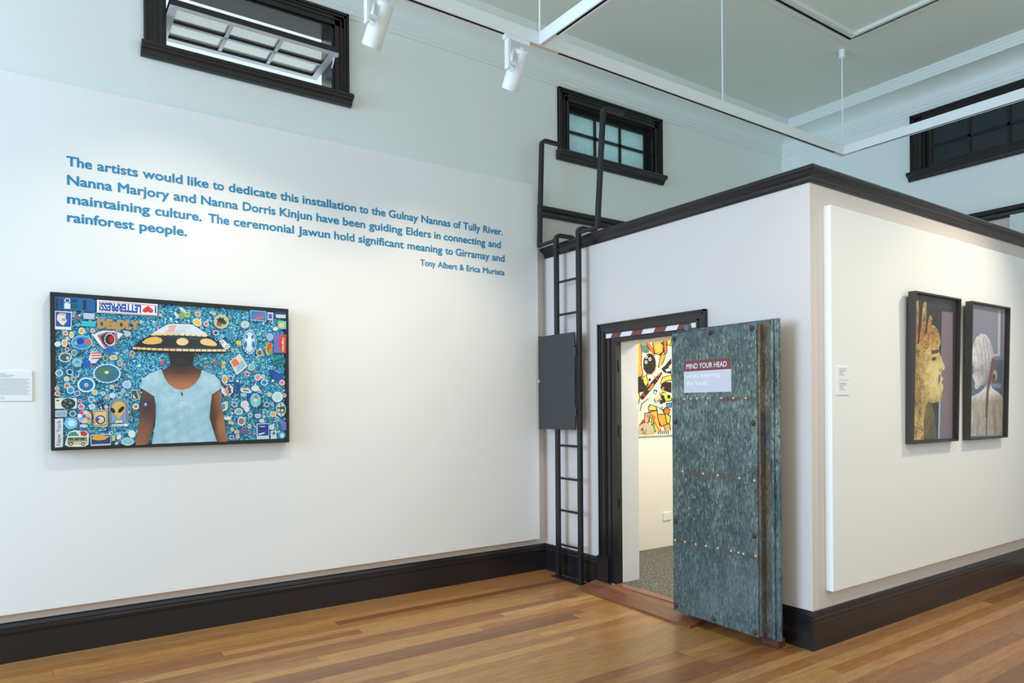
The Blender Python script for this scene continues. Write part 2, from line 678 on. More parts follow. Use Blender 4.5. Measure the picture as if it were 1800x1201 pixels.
W1 = (0.752, 1.928, 3.885, 4.395)
W2 = (4.205, 5.36, 3.885, 4.375)
W3 = (2.32, 3.485, 3.885, 4.375)
bm = bmesh.new()
wall_openings(bm, 0, X0, XE + .3, YL, YL + 0.20, 0, ZC, [W1, W2], 3.29)
struct('wall_left', bm, [M_paint, M_white])
bm = bmesh.new()
wall_openings(bm, 1, Y0, YL, XE, XE + 0.20, 0, ZC, [W3], 3.29)
struct('wall_end', bm, [M_paint, M_white])

# cornice: reeding, cove and ceiling bead
cv = [(0, 4.485), (.010, 4.485), (.012, 4.512), (.018, 4.516), (.020, 4.548), (.027, 4.552), (.029, 4.578), (.034, 4.582), (.036, 4.60)]
for i in range(9):
    a = math.radians(90 * i / 8)
    cv.append((.036 + .222 * (1 - math.cos(a)), 4.61 + .095 * math.sin(a)))
cv += [(.262, 4.705), (.266, 4.728), (.272, 4.733), (.276, 4.758), (.284, 4.764), (.286, 4.784), (.294, 4.79), (.297, ZC), (0, ZC)]
bm = bmesh.new()
sweep(bm, [(X0, YL), (XE, YL), (XE, Y0)], cv)
struct('trim_1', bm, M_corn)

# picture rail
pr = [(0, 3.235), (.018, 3.235), (.022, 3.25), (.012, 3.258), (.014, 3.285), (.030, 3.295), (.036, 3.31), (.036, 3.322), (.026, 3.326), (.022, 3.338), (0, 3.34)]
bm = bmesh.new()
sweep(bm, [(3.832, YL), (XE, YL), (XE, Y0)], pr)
struct('trim_2', bm, M_dark)

# skirting boards
sk = [(0, 0), (.018, 0), (.018, .163), (.014, .166), (.014, .172), (.021, .177), (.021, .193), (.015, .199), (.015, .206), (.017, .209), (.012, .230), (.006, .238), (0, .238)]
bm = bmesh.new()
sweep(bm, [(X0, YL), (XV, YL), (XV, 4.372)], sk)
struct('baseboard_left', bm, M_dark)
bm = bmesh.new()
sweep(bm, [(XV, 3.225), (XV, YV), (XE, YV)], [(o * .72, z) for o, z in sk])
struct('baseboard_right', bm, M_dark)

# the strongroom built into the corner
bm = bmesh.new()
box(bm, XV, XV + .24, YV, OPY0, 0, 2.90)
box(bm, XV, XV + .24, OPY1, YL, 0, 2.90)
box(bm, XV, XV + .24, OPY0, OPY1, OPZ, 2.90)
struct('wall_front', bm, M_paint)
struct('wall_right', B(XV + .24, XE, YV, YV + .24, 0, 2.90), M_paint)
bm = bmesh.new()
box(bm, XV + .24, XE, 4.955, YL, FZ, 2.60)
box(bm, XE - .1, XE, YV + .24, 4.955, FZ, 2.60)
box(bm, XV + .24, XE - .1, YV + .24, YV + .26, FZ, 2.60)
struct('wall_inner', bm, M_int)
struct('ceiling_inner', B(XV + .24, XE, YV + .24, YL, 2.60, 2.90), M_int)
struct('floor_inner', B(XV + .045, XE - .1, YV + .26, 4.955, 0.001, FZ), M_carpet)
# white lining of the doorway
bm = bmesh.new()
box(bm, XV + .05, XV + .241, OPY1 - .002, OPY1 + .01, FZ, OPZ)
box(bm, XV + .05, XV + .241, OPY0 - .01, OPY0 + .002, FZ, OPZ)
box(bm, XV + .05, XV + .241, OPY0, OPY1, OPZ - .004, OPZ + .01)
struct('trim_3', bm, M_label)

# dark cornice moulding round the strongroom top
mo = [(0, 2.846), (.009, 2.846), (.012, 2.849), (.012, 2.857), (.017, 2.859), (.019, 2.866)]
mo += [(.019 + .022 * (1 - math.cos(math.radians(a))), 2.868 + .024 * math.sin(math.radians(a))) for a in range(0, 91, 15)]
mo += [(.046, 2.895), (.046, 2.901)]
mo += [(.046 + .0185 * math.sin(math.radians(a)), 2.9195 - .0185 * math.cos(math.radians(a))) for a in range(0, 181, 15)]
mo += [(0, 2.940)]
bm = bmesh.new()
sweep(bm, [(XV, 5.085), (XV, YV), (XE, YV)], mo)
struct('trim_4', bm, M_dark)

# door surround: architrave, plinth, rebate and steel frame
bm = bmesh.new()
AO0, AO1, AOZ = 3.234, 4.352, 2.168
for (y0, y1) in ((AO1 - .086, AO1), (AO0, AO0 + .086)):
    box(bm, XV - .022, XV, y0, y1, .0, AOZ)
box(bm, XV - .022, XV, AO0 + .086, AO1 - .086, AOZ - .084, AOZ)
for k, (a, b, p) in enumerate(((0, .014, .034), (.020, .030, .028), (.062, .074, .027))):
    box(bm, XV - p, XV - .02, AO1 - b, AO1 - a, .265, AOZ - a)
    box(bm, XV - p, XV - .02, AO0 + a, AO0 + b, .265, AOZ - a)
    box(bm, XV - p, XV - .02, AO0 + a, AO1 - a, AOZ - b, AOZ - a)
for (y0, y1) in ((AO1 - .118, AO1 + .014), (AO0 - .014, AO0 + .118)):
    box(bm, XV - .040, XV, y0, y1, 0, .262)
tr5 = struct('trim_5', bm, M_dark)
bm = bmesh.new()
for (y0, y1) in ((4.222, AO1 - .086), (AO0 + .086, 3.36)):
    box(bm, XV - .012, XV + .001, y0, y1, 0.05, AOZ - .084)
for (y0, y1) in ((OPY1, 4.222), (3.36, OPY0)):
    box(bm, XV - .004, XV + .002, y0, y1, 0.05, 2.046)
box(bm, XV - .012, XV + .001, 3.36, 4.222, 2.046, AOZ - .084)
box(bm, XV - .003, XV + .002, OPY0, OPY1, OPZ, 2.046)
for (y0, y1) in ((OPY1 - .004, OPY1 + .012), (OPY0 - .012, OPY0 + .004)):
    box(bm, XV - .006, XV + .050, y0, y1, FZ - .01, OPZ)
box(bm, XV - .006, XV + .050, OPY0 - .012, OPY1 + .012, OPZ - .004, OPZ + .012)
dfr = struct('frame_lining', bm, M_dark, tr5)
for z0, z1 in ((1.765, 1.862), (1.245, 1.337), (.66, .747), (.21, .312)):
    obj('bolt_slot', B(XV + .008, XV + .024, OPY1 - .0055, OPY1 - .002, z0, z1), M_void, tr5)


# ------------------------------------------------------------------ windows
def window(name, axis, base, hole, outer, out, sash_in, mat_glass, open_sash=False):
    """axis 0: wall runs along x, room side is -y at base; axis 1: wall runs along y, room side -x.
    built in (s, d, z): s along wall, d depth from wall face (negative = into room)"""
    def bx(bm, s0, s1, d0, d1, z0, z1, mi=0):
        if axis == 0:
            box(bm, s0, s1, base + d0, base + d1, z0, z1, mi)
        else:
            box(bm, base + d0, base + d1, s0, s1, z0, z1, mi)
    h0, h1, z0, z1 = hole
    o0, o1, oz = outer
    bm = bmesh.new()
    wd = h0 - o0
    for k, (a, b, p) in enumerate(((0, 1, .018), (0, .16, .032), (.22, .34, .026), (.50, .60, .025), (.78, 1.0, .030))):
        A, Bq = a * wd, b * wd
        bx(bm, o0 + A, o0 + Bq, -p, 0, z0, oz - A)
        bx(bm, o1 - Bq, o1 - A, -p, 0, z0, oz - A)
        bx(bm, o0 + A, o1 - A, -p, 0, oz - Bq, oz - A)
    # jamb lining
    for (a, b) in ((h0 - .001, h0 + .022), (h1 - .022, h1 + .001)):
        bx(bm, a, b, -.012, .205, z0, z1)
    bx(bm, h0, h1, -.012, .205, z1 - .022, z1 + .001)
    bx(bm, h0, h1, -.012, .205, z0 - .001, z0 + .016)
    root = struct(name, bm, M_dark)
    # sill
    prof = [(0, 3.800), (.020, 3.800), (.024, 3.812), (.034, 3.818), (.036, 3.832), (.048, 3.838), (.058, 3.848), (.072, 3.852), (.078, 3.862), (.078, 3.874), (.072, 3.886), (.0, 3.890)]
    bm = bmesh.new()
    if axis == 0:
        sweep(bm, [(o0 - .02, base), (o1 + .02, base)], prof)
    else:
        sweep(bm, [(base, o1 + .02), (base, o0 - .02)], prof)
    obj('window_sill', bm, M_dark, root)
    # sash
    s0, s1 = h0 + .022, h1 - .022
    za, zb = z0 + .016, z1 - .022
    d0, d1 = sash_in, sash_in + .042
    st, mu = .052, .026
    bm = bmesh.new()
    gm = bmesh.new()
    def sb(bmx, a, b, e0, e1, zc, zd):
        bx(bmx, a, b, e0, e1, zc, zd)
    sb(bm, s0, s0 + st, d0, d1, za, zb)
    sb(bm, s1 - st, s1, d0, d1, za, zb)
    sb(bm, s0 + st, s1 - st, d0, d1, za, za + st * .9)
    sb(bm, s0 + st, s1 - st, d0, d1, zb - st * .9, zb)
    zm = (za + zb) / 2
    gw = (s1 - s0 - 2 * st) / 3
    sb(bm, s0 + st, s1 - st, d0 + .004, d1 - .004, zm - mu / 2, zm + mu / 2)
    for k in (1, 2):
        c = s0 + st + gw * k
        sb(bm, c - mu / 2, c + mu / 2, d0 + .004, d1 - .004, za + st * .9, zb - st * .9)
    sb(gm, s0 + st * .8, s1 - st * .8, (d0 + d1) / 2 - .002, (d0 + d1) / 2 + .002, za + st * .7, zb - st * .7)
    gm.normal_update()
    bmesh.ops.recalc_face_normals(gm, faces=gm.faces[:])
    for f in gm.faces:
        if f.normal[1 - axis] > -.9:
            f.material_index = 1
    mats = [M_dark]
    if open_sash:
        # centre-pivoted sash swung almost flat: the bottom rail comes into the room
        bm.normal_update()
        for f in bm.faces:
            n, c = f.normal, f.calc_center_median()
        bmesh.ops.recalc_face_normals(bm, faces=bm.faces[:])
        for f in bm.faces:
            if f.normal.y > .9 and f.calc_center_median().y > base + d1 - .006:
                f.material_index = 1
        mats = [M_dark, M_greyp]
        piv = Vector((0, base + .085, 4.130))
        R_ = Matrix.Translation(piv) @ Matrix.Rotation(math.radians(-92.5), 4, 'X') @ Matrix.Translation(-Vector((0, base + (d0 + d1) / 2, zm)))
        bm.transform(R_)
        gm.transform(R_)
    sash = obj('sash', bm, mats, root)
    obj('glazing', gm, [mat_glass, M_pane], sash)
    if open_sash:
        am = bmesh.new()
        for a, b in (((s1 - .004, base - .10, 4.135), (s1 + .012, base + .06, 4.02)),):
            cyl(am, a, b, .006, seg=8)
        box(am, s1 - .012, s1 + .016, base - .115, base - .09, 4.115, 4.15)
        obj('stay_arm', am, M_greyp, root)
    return root


window('window_1', 0, YL, W1, (0.640, 2.040, 4.503), None, .05, M_frost_w, True)
window('window_2', 0, YL, W2, (4.092, 5.472, 4.480), None, .055, M_frost)
window('window_3', 1, XE, W3, (2.205, 3.600, 4.478), None, .035, M_frost_d)
# unseen wall added outside the end window to darken its panes
struct('wall_blocker', B(XE + .5, XE + .7, 0.2, 5.4, 2.6, 5.8), mat('dark_blocker', srgb(70, 84, 92), 0.8))

# ------------------------------------------------------------------ display panels
PT, PB = 3.495, 0.294
PY = 5.062
o = obj('display_panel', bevel(B(-2.8, 3.808, PY, YL - .0004, PB, PT), .003), M_panel, origin=(0.5, PY, PB))
tag(o, 'long white display panel on the left wall, carrying the blue lettering', 'display panel')
RY = 2.402
o = obj('display_panel', bevel(B(4.052, 7.35, RY, YV - .0004, .345, 2.722), .003), M_panel, origin=(5.5, RY, .345))
tag(o, 'white display panel on the right side of the vault behind two portraits', 'display panel')

# ------------------------------------------------------------------ wall lettering
wt = thing('wall_text', 'blue vinyl dedication text in five lines on the white panel', 'lettering', (1.8, PY, 2.64))


def wl(words, base, cap):
    base = 1.5 + (base - 1.5) * .9953
    for s, a, b in words:
        bm = bmesh.new()
        put_text(bm, s, lambda x, y: Vector((x, PY - .0015, y)), a, b, base - .0015, cap * 1.10, 0.026)
        obj('word', bm, M_blue, wt, recalc=False)


def tx(u, v):
    return on_plane(u, v, (0, PY - .0015, 0), (0, 1, 0)).x


def line(wordpx, base, cap, va, vb, ua, ub):
    out = []
    for s, a, b in wordpx:
        va_ = va + (vb - va) * (a - ua) / (ub - ua)
        vb_ = va + (vb - va) * (b - ua) / (ub - ua)
        out.append((s, tx(a, va_), tx(b, vb_)))
    wl(out, base, cap)


Z1 = lambda X: 100 + X / 4.5
Z2 = lambda X: 500 + X / 4.5
line([('The', Z1(75), Z1(278)), ('artists', Z1(318), Z1(642)), ('would', Z1(678), Z1(995)), ('like', Z1(1032), Z1(1200)), ('to', Z1(1232), Z1(1322)),
      ('dedicate', Z1(1358), Z1(1738)), ('this', Z1(1766), Z2(112)), ('installation', Z2(143), Z2(568)), ('to', Z2(594), Z2(663)), ('the', Z2(688), Z2(800)),
      ('Gulnay', Z2(825), Z2(1058)), ('Nannas', Z2(1083), Z2(1314)), ('of', Z2(1337), Z2(1397)), ('Tully', Z2(1413), Z2(1550)), ('River.', Z2(1572), Z2(1728))],
     3.0, .056, 291, 414.4, 116.7, 884)
line([('Nanna', Z1(80), Z1(438)), ('Marjory', Z1(482), Z1(888)), ('and', Z1(922), Z1(1100)), ('Nanna', Z1(1140), Z1(1434)), ('Dorris', Z1(1470), Z1(1730)),
      ('Kinjun', Z1(1762), Z2(218)), ('have', Z2(252), Z2(432)), ('been', Z2(462), Z2(640)), ('guiding', Z2(668), Z2(934)), ('Elders', Z2(963), Z2(1160)),
      ('in', Z2(1185), Z2(1236)), ('connecting', Z2(1260), Z2(1590)), ('and', Z2(1612), Z2(1712))], 2.884, .056, 324, 437, 117.8, 880.4)
line([('maintaining', Z1(80), Z1(736)), ('culture.', Z1(776), Z1(1145)), ('The', Z1(1198), Z1(1364)), ('ceremonial', Z1(1398), Z2(76)), ('Jawun', Z2(106), Z2(362)),
      ('hold', Z2(393), Z2(555)), ('significant', Z2(584), Z2(946)), ('meaning', Z2(972), Z2(1250)), ('to', Z2(1272), Z2(1332)), ('Girramay', Z2(1354), Z2(1622)),
      ('and', Z2(1642), Z2(1742))], 2.7685, .056, 357, 460.7, 117.8, 887)
line([('rainforest', Z1(80), Z1(612)), ('people.', Z1(652), Z1(1030))], 2.655, .056, 390, 414.9, 117.8, 329)
line([('Tony', Z2(1075), Z2(1196)), ('Albert', Z2(1213), Z2(1368)), ('&', Z2(1386), Z2(1420)), ('Erica', Z2(1440), Z2(1550)), ('Muriata', Z2(1570), Z2(1742))],
     2.65, .046, 466, 485, 739, 887)


# ------------------------------------------------------------------ picture painter
class Print:
    """flat printed picture made of coloured polygons on one real plane; local y = 0, viewer at -y"""
    def __init__(s, M):
        s.M, s.Mi = M, M.inverted()
        s.bm = bmesh.new()
        s.ly = s.bm.loops.layers.float_color.new('ink')
        s.k = 0
        s.n = M.to_3x3() @ Vector((0, 1, 0))

    def px(s, u, v):
        p = s.Mi @ on_plane(u, v, s.M.translation, s.n)
        return (p.x, p.z)

    def poly(s, pts, col, mi=0, cols=None, local=False, step=True):
        if step:
            s.k += 1
        y = -s.k * 6e-6
        P = pts if local else [s.px(*p) for p in pts]
        V = [s.bm.verts.new(s.M @ Vector((x, y, z))) for x, z in P]
        tris = [tuple(range(len(P)))] if len(P) < 4 or (len(P) == 4 and local) else tessellate_polygon([[Vector((x, z, 0)) for x, z in P]])
        for t in tris:
            try:
                f = s.bm.faces.new([V[i] for i in t])
            except ValueError:
                continue
            f.material_index = mi
            for i, lp in zip(t, f.loops):
                c = cols[i] if cols else col
                lp[s.ly] = c if len(c) == 4 else (*c, 1)

    def shade(s, pts, fn, mi=0, levels=3):
        """photo polygon finely divided, printed colour (and grain, in alpha) given by fn(u, v)"""
        s.k += 1
        y = -s.k * 6e-6
        cache = {}
        def vert(p):
            k = (round(p[0], 3), round(p[1], 3))
            if k not in cache:
                x, z = s.px(*p)
                cache[k] = s.bm.verts.new(s.M @ Vector((x, y, z)))
            return cache[k]
        tris = [[pts[i] for i in t] for t in tessellate_polygon([[Vector((a, b, 0)) for a, b in pts]])]
        for _ in range(levels):
            out = []
            for a, b, c in tris:
                ab, bc, ca = [((p[0] + q[0]) / 2, (p[1] + q[1]) / 2) for p, q in ((a, b), (b, c), (c, a))]
                out += [[a, ab, ca], [ab, b, bc], [ca, bc, c], [ab, bc, ca]]
            tris = out
        for t in tris:
            try:
                f = s.bm.faces.new([vert(p) for p in t])
            except ValueError:
                continue
            f.material_index = mi
            for p, lp in zip(t, f.loops):
                lp[s.ly] = fn(*p)

    def ell(s, c, rx, rz, col, rot=0, n=16, mi=0, local=False, wob=0):
        pts = []
        ca, sa = math.cos(rot), math.sin(rot)
        for i in range(n):
            t = 2 * math.pi * i / n
            k = 1 + (wob if i % 2 else -wob)
            x, y = math.cos(t) * rx * k, math.sin(t) * rz * k
            pts.append((c[0] + x * ca - y * sa, c[1] + x * sa + y * ca))
        s.poly(pts, col, mi, None, local)

    def rect(s, x0, y0, x1, y1, col, mi=0, dy=0):
        """dy: fall of the right edge in photo pixels (perspective of the hung picture)"""
        s.poly([(x0, y0), (x1, y0 + dy), (x1, y1 + dy), (x0, y1)], col, mi)

    def text(s, t, pts, col, bold=0.02, mi=0):
        """pts: photo quad bl, br, tr, tl that the text fills"""
        s.k += 1
        y = -s.k * 6e-6
        q = [Vector(s.px(*p)) for p in pts]
        def fn(a, b):
            v = (q[0] * (1 - a) + q[1] * a) * (1 - b) + (q[3] * (1 - a) + q[2] * a) * b
            return s.M @ Vector((v.x, y, v.y))
        put_text(s.bm, t, fn, 0, 1, 0, 1, bold, mi, col, s.ly)

    def done(s, name, mats, parent, label=None):
        return obj(name, s.bm, mats, parent, recalc=False, label=label)


def deep_frame(name, parent, x0, x1, z0, z1, depth, wd, m, bead=0.004):
    """hollow picture frame in local coords of parent (front at y=-depth, back y=0)"""
    bm = bmesh.new()
    for a, b, c, d in ((x0, x0 + wd, z0, z1), (x1 - wd, x1, z0, z1), (x0 + wd, x1 - wd, z0, z0 + wd), (x0 + wd, x1 - wd, z1 - wd, z1)):
        box(bm, a, b, -depth, 0, c, d)
    bm.transform(W[parent.name])
    return obj(name, bm, m, parent)


# ------------------------------------------------------------------ big collage photograph on the left
PFY = 4.992
pic = thing('framed_photograph', 'large black framed photo of a person in a wide saucer hat', 'picture', (0.83, PY, 1.2535))
fx0, fx1, fz0, fz1 = .1163 - .83, 1.532 - .83, 0.0, .949
deep_frame('frame', pic, fx0, fx1, fz0, fz1, PY - PFY, .026, M_black)
bmx = B(fx0 + .01, fx1 - .01, -.03, -.002, .01, fz1 - .01)
bmx.transform(W[pic.name])
obj('backing', bmx, M_black, pic)
Mp = Matrix.Translation((0.83, PFY + .018, 1.2535))
P = Print(Mp)
ix0, ix1, iz0, iz1 = fx0 + .016, fx1 - .016, .016, .933
blues = [srgb(*c) for c in ((14, 112, 168), (22, 140, 190), (60, 176, 208), (10, 84, 150), (120, 206, 222), (30, 156, 180), (180, 226, 232), (16, 98, 132), (226, 240, 242), (24, 64, 130), (88, 190, 200))]
pops = [srgb(*c) for c in ((232, 232, 226), (214, 60, 60), (236, 170, 60), (240, 214, 120), (150, 90, 160), (60, 60, 70), (236, 150, 140), (110, 170, 90), (40, 70, 160), (200, 220, 230), (70, 130, 170), (160, 120, 90), (250, 250, 250), (30, 120, 190), (236, 236, 240))]
outl = [srgb(*c) for c in ((214, 234, 240), (160, 212, 226), (120, 196, 214), (190, 226, 236), (20, 90, 140), (226, 238, 242))]
NX, NZ = 190, 126
for i in range(NX):
    for j in range(NZ):
        a, b = ix0 + (ix1 - ix0) * i / NX, ix0 + (ix1 - ix0) * (i + 1) / NX
        c, d = iz0 + (iz1 - iz0) * j / NZ, iz0 + (iz1 - iz0) * (j + 1) / NZ
        wv = [4, 6, 6, 3, 3.4, 5, 2, 4, 1.2, 2.4, 5]
        P.poly([(a, c), (b, c), (b, d), (a, d)], random.choices(blues, wv)[0], local=True, step=False)
for k in range(1500):
    cx, cz = random.uniform(ix0 + .012, ix1 - .012), random.uniform(iz0 + .012, iz1 - .012)
    r = random.choice((.004, .0045, .005, .0055, .006, .007, .008, .009, .012))
    r = min(r, cx - ix0, ix1 - cx, cz - iz0, iz1 - cz)
    c1 = random.choice(pops + blues * 3)
    ro = random.uniform(0, 3)
    sq = random.random()
    if sq < .3:
        P.ell((cx, cz), r, r, random.choice(outl), ro, 10, local=True)
        P.ell((cx, cz), r * .74, r * .74, random.choice(pops + blues), ro, 9, local=True)
        P.ell((cx + r * .15, cz - r * .1), r * .34, r * .3, random.choice(pops), ro, 7, local=True)
    elif sq < .6:
        P.ell((cx, cz), r * 1.15, r * .8, random.choice(outl), ro, 7, local=True, wob=.15)
        P.ell((cx, cz), r * .8, r * .5, c1, ro, 7, local=True, wob=.2)
    elif sq < .8:
        P.ell((cx, cz), r, r * .9, random.choice(outl), random.choice((0.78, .6, 1.0)), 4, local=True)
        P.ell((cx, cz), r * .78, r * .66, c1, .78, 4, local=True)
    else:
        P.ell((cx, cz), r * .55, r * .55, c1, ro, 6, local=True)

C = srgb
ZA = lambda x, y: (80 + x / 8.005, 500 + y / 8.005)
ZBq = lambda x, y: (300 + x / 8.005, 500 + y / 8.005)
ZC_ = lambda x, y: (80 + x / 8.005, 650 + y / 8.005)
ZD = lambda x, y: (300 + x / 8.005, 650 + y / 8.005)
ZE = lambda x, y: (220 + x / 9.474, 560 + y / 9.474)


def blend(a, b, t):
    t = max(0.0, min(1.0, t))
    return tuple(x + (y - x) * t for x, y in zip(a, b))


def bump(u, v, cu, cv_, ru, rv):
    return math.exp(-((u - cu) / ru) ** 2 - ((v - cv_) / rv) ** 2)


def zp(fn, pts):
    return [fn(*p) for p in pts]


def ring(c, rx, ry, colo, coli, rot=0, wob=0, t=.8, n=24):
    P.ell(c, rx, ry, colo, rot, n, wob=wob)
    P.ell(c, rx * t, ry * t, coli, rot, n)


# top-left block of stickers
P.poly(zp(ZA, [(132, 178), (640, 205), (700, 235), (700, 400), (132, 352)]), C(20, 98, 156))
P.poly(zp(ZA, [(145, 195), (180, 197), (180, 345), (145, 342)]), C(34, 48, 70))
P.poly(zp(ZA, [(195, 200), (245, 203), (245, 345), (195, 342)]), C(18, 70, 128))
ring(ZA(305, 232), 5.2, 4.2, C(230, 240, 246), C(30, 90, 160), t=.72)
P.poly(zp(ZA, [(262, 270), (345, 274), (348, 350), (262, 346)]), C(228, 238, 246))
P.poly(zp(ZA, [(355, 215), (440, 220), (445, 262), (355, 258)]), C(20, 60, 90))
P.poly(zp(ZA, [(355, 280), (445, 285), (445, 345), (355, 340)]), C(26, 86, 96))
P.poly(zp(ZA, [(525, 228), (570, 230), (570, 365), (525, 362)]), C(40, 46, 60))
# map card
P.poly(zp(ZA, [(132, 376), (368, 392), (360, 648), (132, 636)]), C(232, 238, 240))
P.poly(zp(ZA, [(142, 388), (358, 404), (352, 606), (142, 596)]), C(20, 84, 168))
P.poly(zp(ZA, [(165, 440), (200, 405), (290, 415), (280, 470), (300, 520), (250, 585), (205, 560), (160, 500)]), C(236, 226, 206))
P.poly(zp(ZA, [(185, 408), (290, 415), (285, 440), (190, 436)]), C(230, 150, 160))
P.poly(zp(ZA, [(225, 480), (285, 484), (280, 520), (230, 516)]), C(150, 170, 150))
P.poly(zp(ZA, [(390, 462), (500, 468), (498, 490), (390, 486)]), C(146, 90, 150))
P.poly(zp(ZA, [(530, 405), (690, 415), (685, 498), (530, 490)]), C(190, 200, 220))
P.poly(zp(ZA, [(510, 520), (705, 528), (700, 600), (510, 592)]), C(50, 190, 200))
# the upside-down letterpress sticker
P.poly(zp(ZA, [(722, 222), (1572, 284), (1560, 450), (718, 402)]), C(240, 240, 246))
for (a, b) in (((740, 240), (1555, 300)), ((740, 388), (1550, 436))):
    P.poly(zp(ZA, [a, b, (b[0], b[1] + 8), (a[0], a[1] + 8)]), C(206, 74, 80))
P.text('LETTERPRESS!', zp(ZA, [(1340, 296), (752, 258), (750, 376), (1338, 412)]), C(34, 78, 164), .05)
P.text('I', zp(ZA, [(1552, 310), (1532, 308), (1530, 410), (1550, 412)]), C(34, 78, 164), .05)
P.poly(zp(ZA, [(1435, 305), (1510, 365), (1508, 396), (1475, 410), (1436, 392), (1398, 406), (1362, 388), (1358, 362)]), C(224, 56, 54))
# DEADLY
P.text('DEaDLY', zp(ZA, [(724, 628), (1308, 648), (1310, 510), (724, 488)]), C(196, 146, 84), .075)
# open mouth sticker
P.poly(zp(ZA, [(660, 715), (800, 655), (960, 660), (1085, 700), (960, 850), (830, 912), (745, 840)]), C(234, 238, 240))
P.poly(zp(ZA, [(720, 720), (850, 672), (1000, 680), (1020, 790), (900, 880), (830, 900)]), C(196, 104, 128))
P.poly(zp(ZA, [(770, 735), (850, 690), (960, 690), (980, 800), (860, 880), (800, 830)]), C(40, 54, 60))
ring(ZA(900, 778), 9.4, 10.8, C(236, 232, 224), C(58, 20, 20), wob=.07, t=.86)
P.ell(ZA(920, 775), 4.2, 6.5, C(170, 30, 36))
P.ell(ZA(905, 925), 9, 5.5, C(24, 104, 188))
# oval with fish shapes
ring(ZA(508, 822), 18.5, 11.8, C(196, 228, 244), C(40, 140, 206), t=.92)
P.ell(ZA(490, 805), 6.5, 5.5, C(40, 60, 170))
P.ell(ZA(585, 815), 5.5, 4.5, C(226, 96, 70))
P.ell(ZA(420, 830), 3, 3.4, C(160, 190, 130))
for (x, y, rx, ry, c) in ((505, 660, 4.6, 5, (240, 176, 50)), (280, 690, 4, 3.6, (236, 130, 90)), (660, 655, 3.4, 3.4, (238, 150, 60)), (365, 715, 3.6, 5, (220, 210, 60)),
                          (305, 765, 2.6, 2.6, (236, 200, 80)), (265, 830, 4.6, 5.6, (232, 180, 90)), (170, 845, 4.8, 3.8, (226, 226, 216)), (300, 920, 3.4, 3.4, (150, 80, 40))):
    P.ell(ZA(x, y), rx * 1.2, ry * 1.2, C(224, 236, 240))
    P.ell(ZA(x, y), rx * .85, ry * .85, C(*c))
ring(ZA(275, 1030), 11.6, 8.6, C(206, 224, 226), C(50, 100, 108), wob=.05)
P.ell(ZA(310, 1040), 3, 3, C(230, 190, 180))
ring(ZA(400, 965), 5.4, 5.8, C(200, 220, 216), C(110, 150, 140))
ring(ZA(440, 1100), 8.6, 7.6, C(210, 234, 238), C(130, 200, 214), t=.94)
P.poly(zp(ZA, [(385, 1125), (440, 1070), (500, 1120), (440, 1105)]), C(90, 150, 160))
# striped crag sticker
P.poly(zp(ZA, [(640, 950), (760, 955), (780, 1020), (700, 1110), (620, 1120), (600, 1060)]), C(238, 224, 226))
for a in (965, 1000, 1040):
    P.poly(zp(ZA, [(645, a), (765, a - 8), (775, a + 10), (640, a + 16)]), C(200, 62, 80))
P.ell(ZA(575, 1110), 7.5, 6, C(24, 92, 190))
P.ell(ZA(950, 1035), 7, 4.4, C(226, 236, 230))
P.ell(ZA(952, 1036), 5, 2.8, C(216, 176, 60))
ring(ZA(1215, 975), 4.6, 4.2, C(236, 232, 220), C(176, 120, 80), wob=.1)
ring(ZA(1038, 1110), 4.4, 5, C(226, 236, 236), C(110, 160, 150))
ring(ZA(1635, 1105), 4.2, 3.6, C(214, 60, 90), C(224, 80, 110))
ring(ZA(840, 1040), 5, 5, C(180, 222, 214), C(90, 110, 70))
P.poly(zp(ZA, [(1100, 690), (1150, 670), (1185, 720), (1130, 750)]), C(196, 220, 228))
P.ell(ZA(1150, 700), 6.5, 5, C(176, 200, 216))
# scalloped oval
ring((187.5, 657), 24.5, 17, C(196, 226, 240), C(36, 118, 160), wob=.035, n=44, t=.88)
P.ell((184, 656), 15, 11.5, C(80, 120, 96), wob=.06, n=14)
P.ell((193, 660), 9, 8, C(64, 110, 120), wob=.1, n=10)
P.ell((187, 655), 4, 3, C(200, 226, 220), wob=.2, n=10)
# dotted ring
ring(ZC_(570, 215), 15.6, 13.2, C(222, 238, 246), C(22, 108, 168), wob=.03, n=40, t=.79)
P.ell(ZC_(570, 215), 6, 5, C(30, 140, 190), wob=.2, n=16)
P.ell(ZC_(572, 217), 3.4, 3.2, C(236, 216, 214))
P.ell(ZC_(574, 220), 2.2, 1.1, C(190, 40, 60), -.6)
for (x, y, r, c) in ((295, 130, 4.4, (238, 210, 150)), (395, 135, 3.8, (170, 90, 60)), (300, 230, 5, (196, 130, 80)), (160, 265, 3.6, (232, 150, 70)), (350, 290, 6, (30, 150, 196)),
                     (165, 340, 4.4, (230, 110, 90)), (445, 335, 4.8, (60, 120, 160)), (930, 240, 3.4, (230, 190, 70)), (995, 225, 2.4, (226, 80, 60)), (1140, 210, 6.6, (170, 190, 224)),
                     (690, 320, 4.6, (238, 190, 100)), (805, 335, 3.6, (150, 200, 120)), (940, 365, 4.8, (190, 224, 228)), (875, 375, 2.6, (226, 90, 80)), (640, 420, 5, (60, 150, 200)),
                     (340, 35, 5, (40, 54, 90)), (190, 50, 6, (100, 160, 196)), (1030, 360, 4.6, (40, 150, 170)), (650, 520, 5, (170, 210, 226)), (380, 620, 5, (36, 110, 120)),
                     (1195, 685, 2.8, (50, 60, 90)), (1265, 520, 5.2, (190, 210, 150)), (500, 520, 5.2, (220, 110, 150)), (480, 440, 3, (190, 70, 140))):
    ring(ZC_(x, y), r * 1.15, r * 1.05, C(214, 232, 238), C(*c), wob=.04, t=.74, n=14)
P.ell(ZC_(1265, 520), 2.4, 2, C(196, 60, 60))
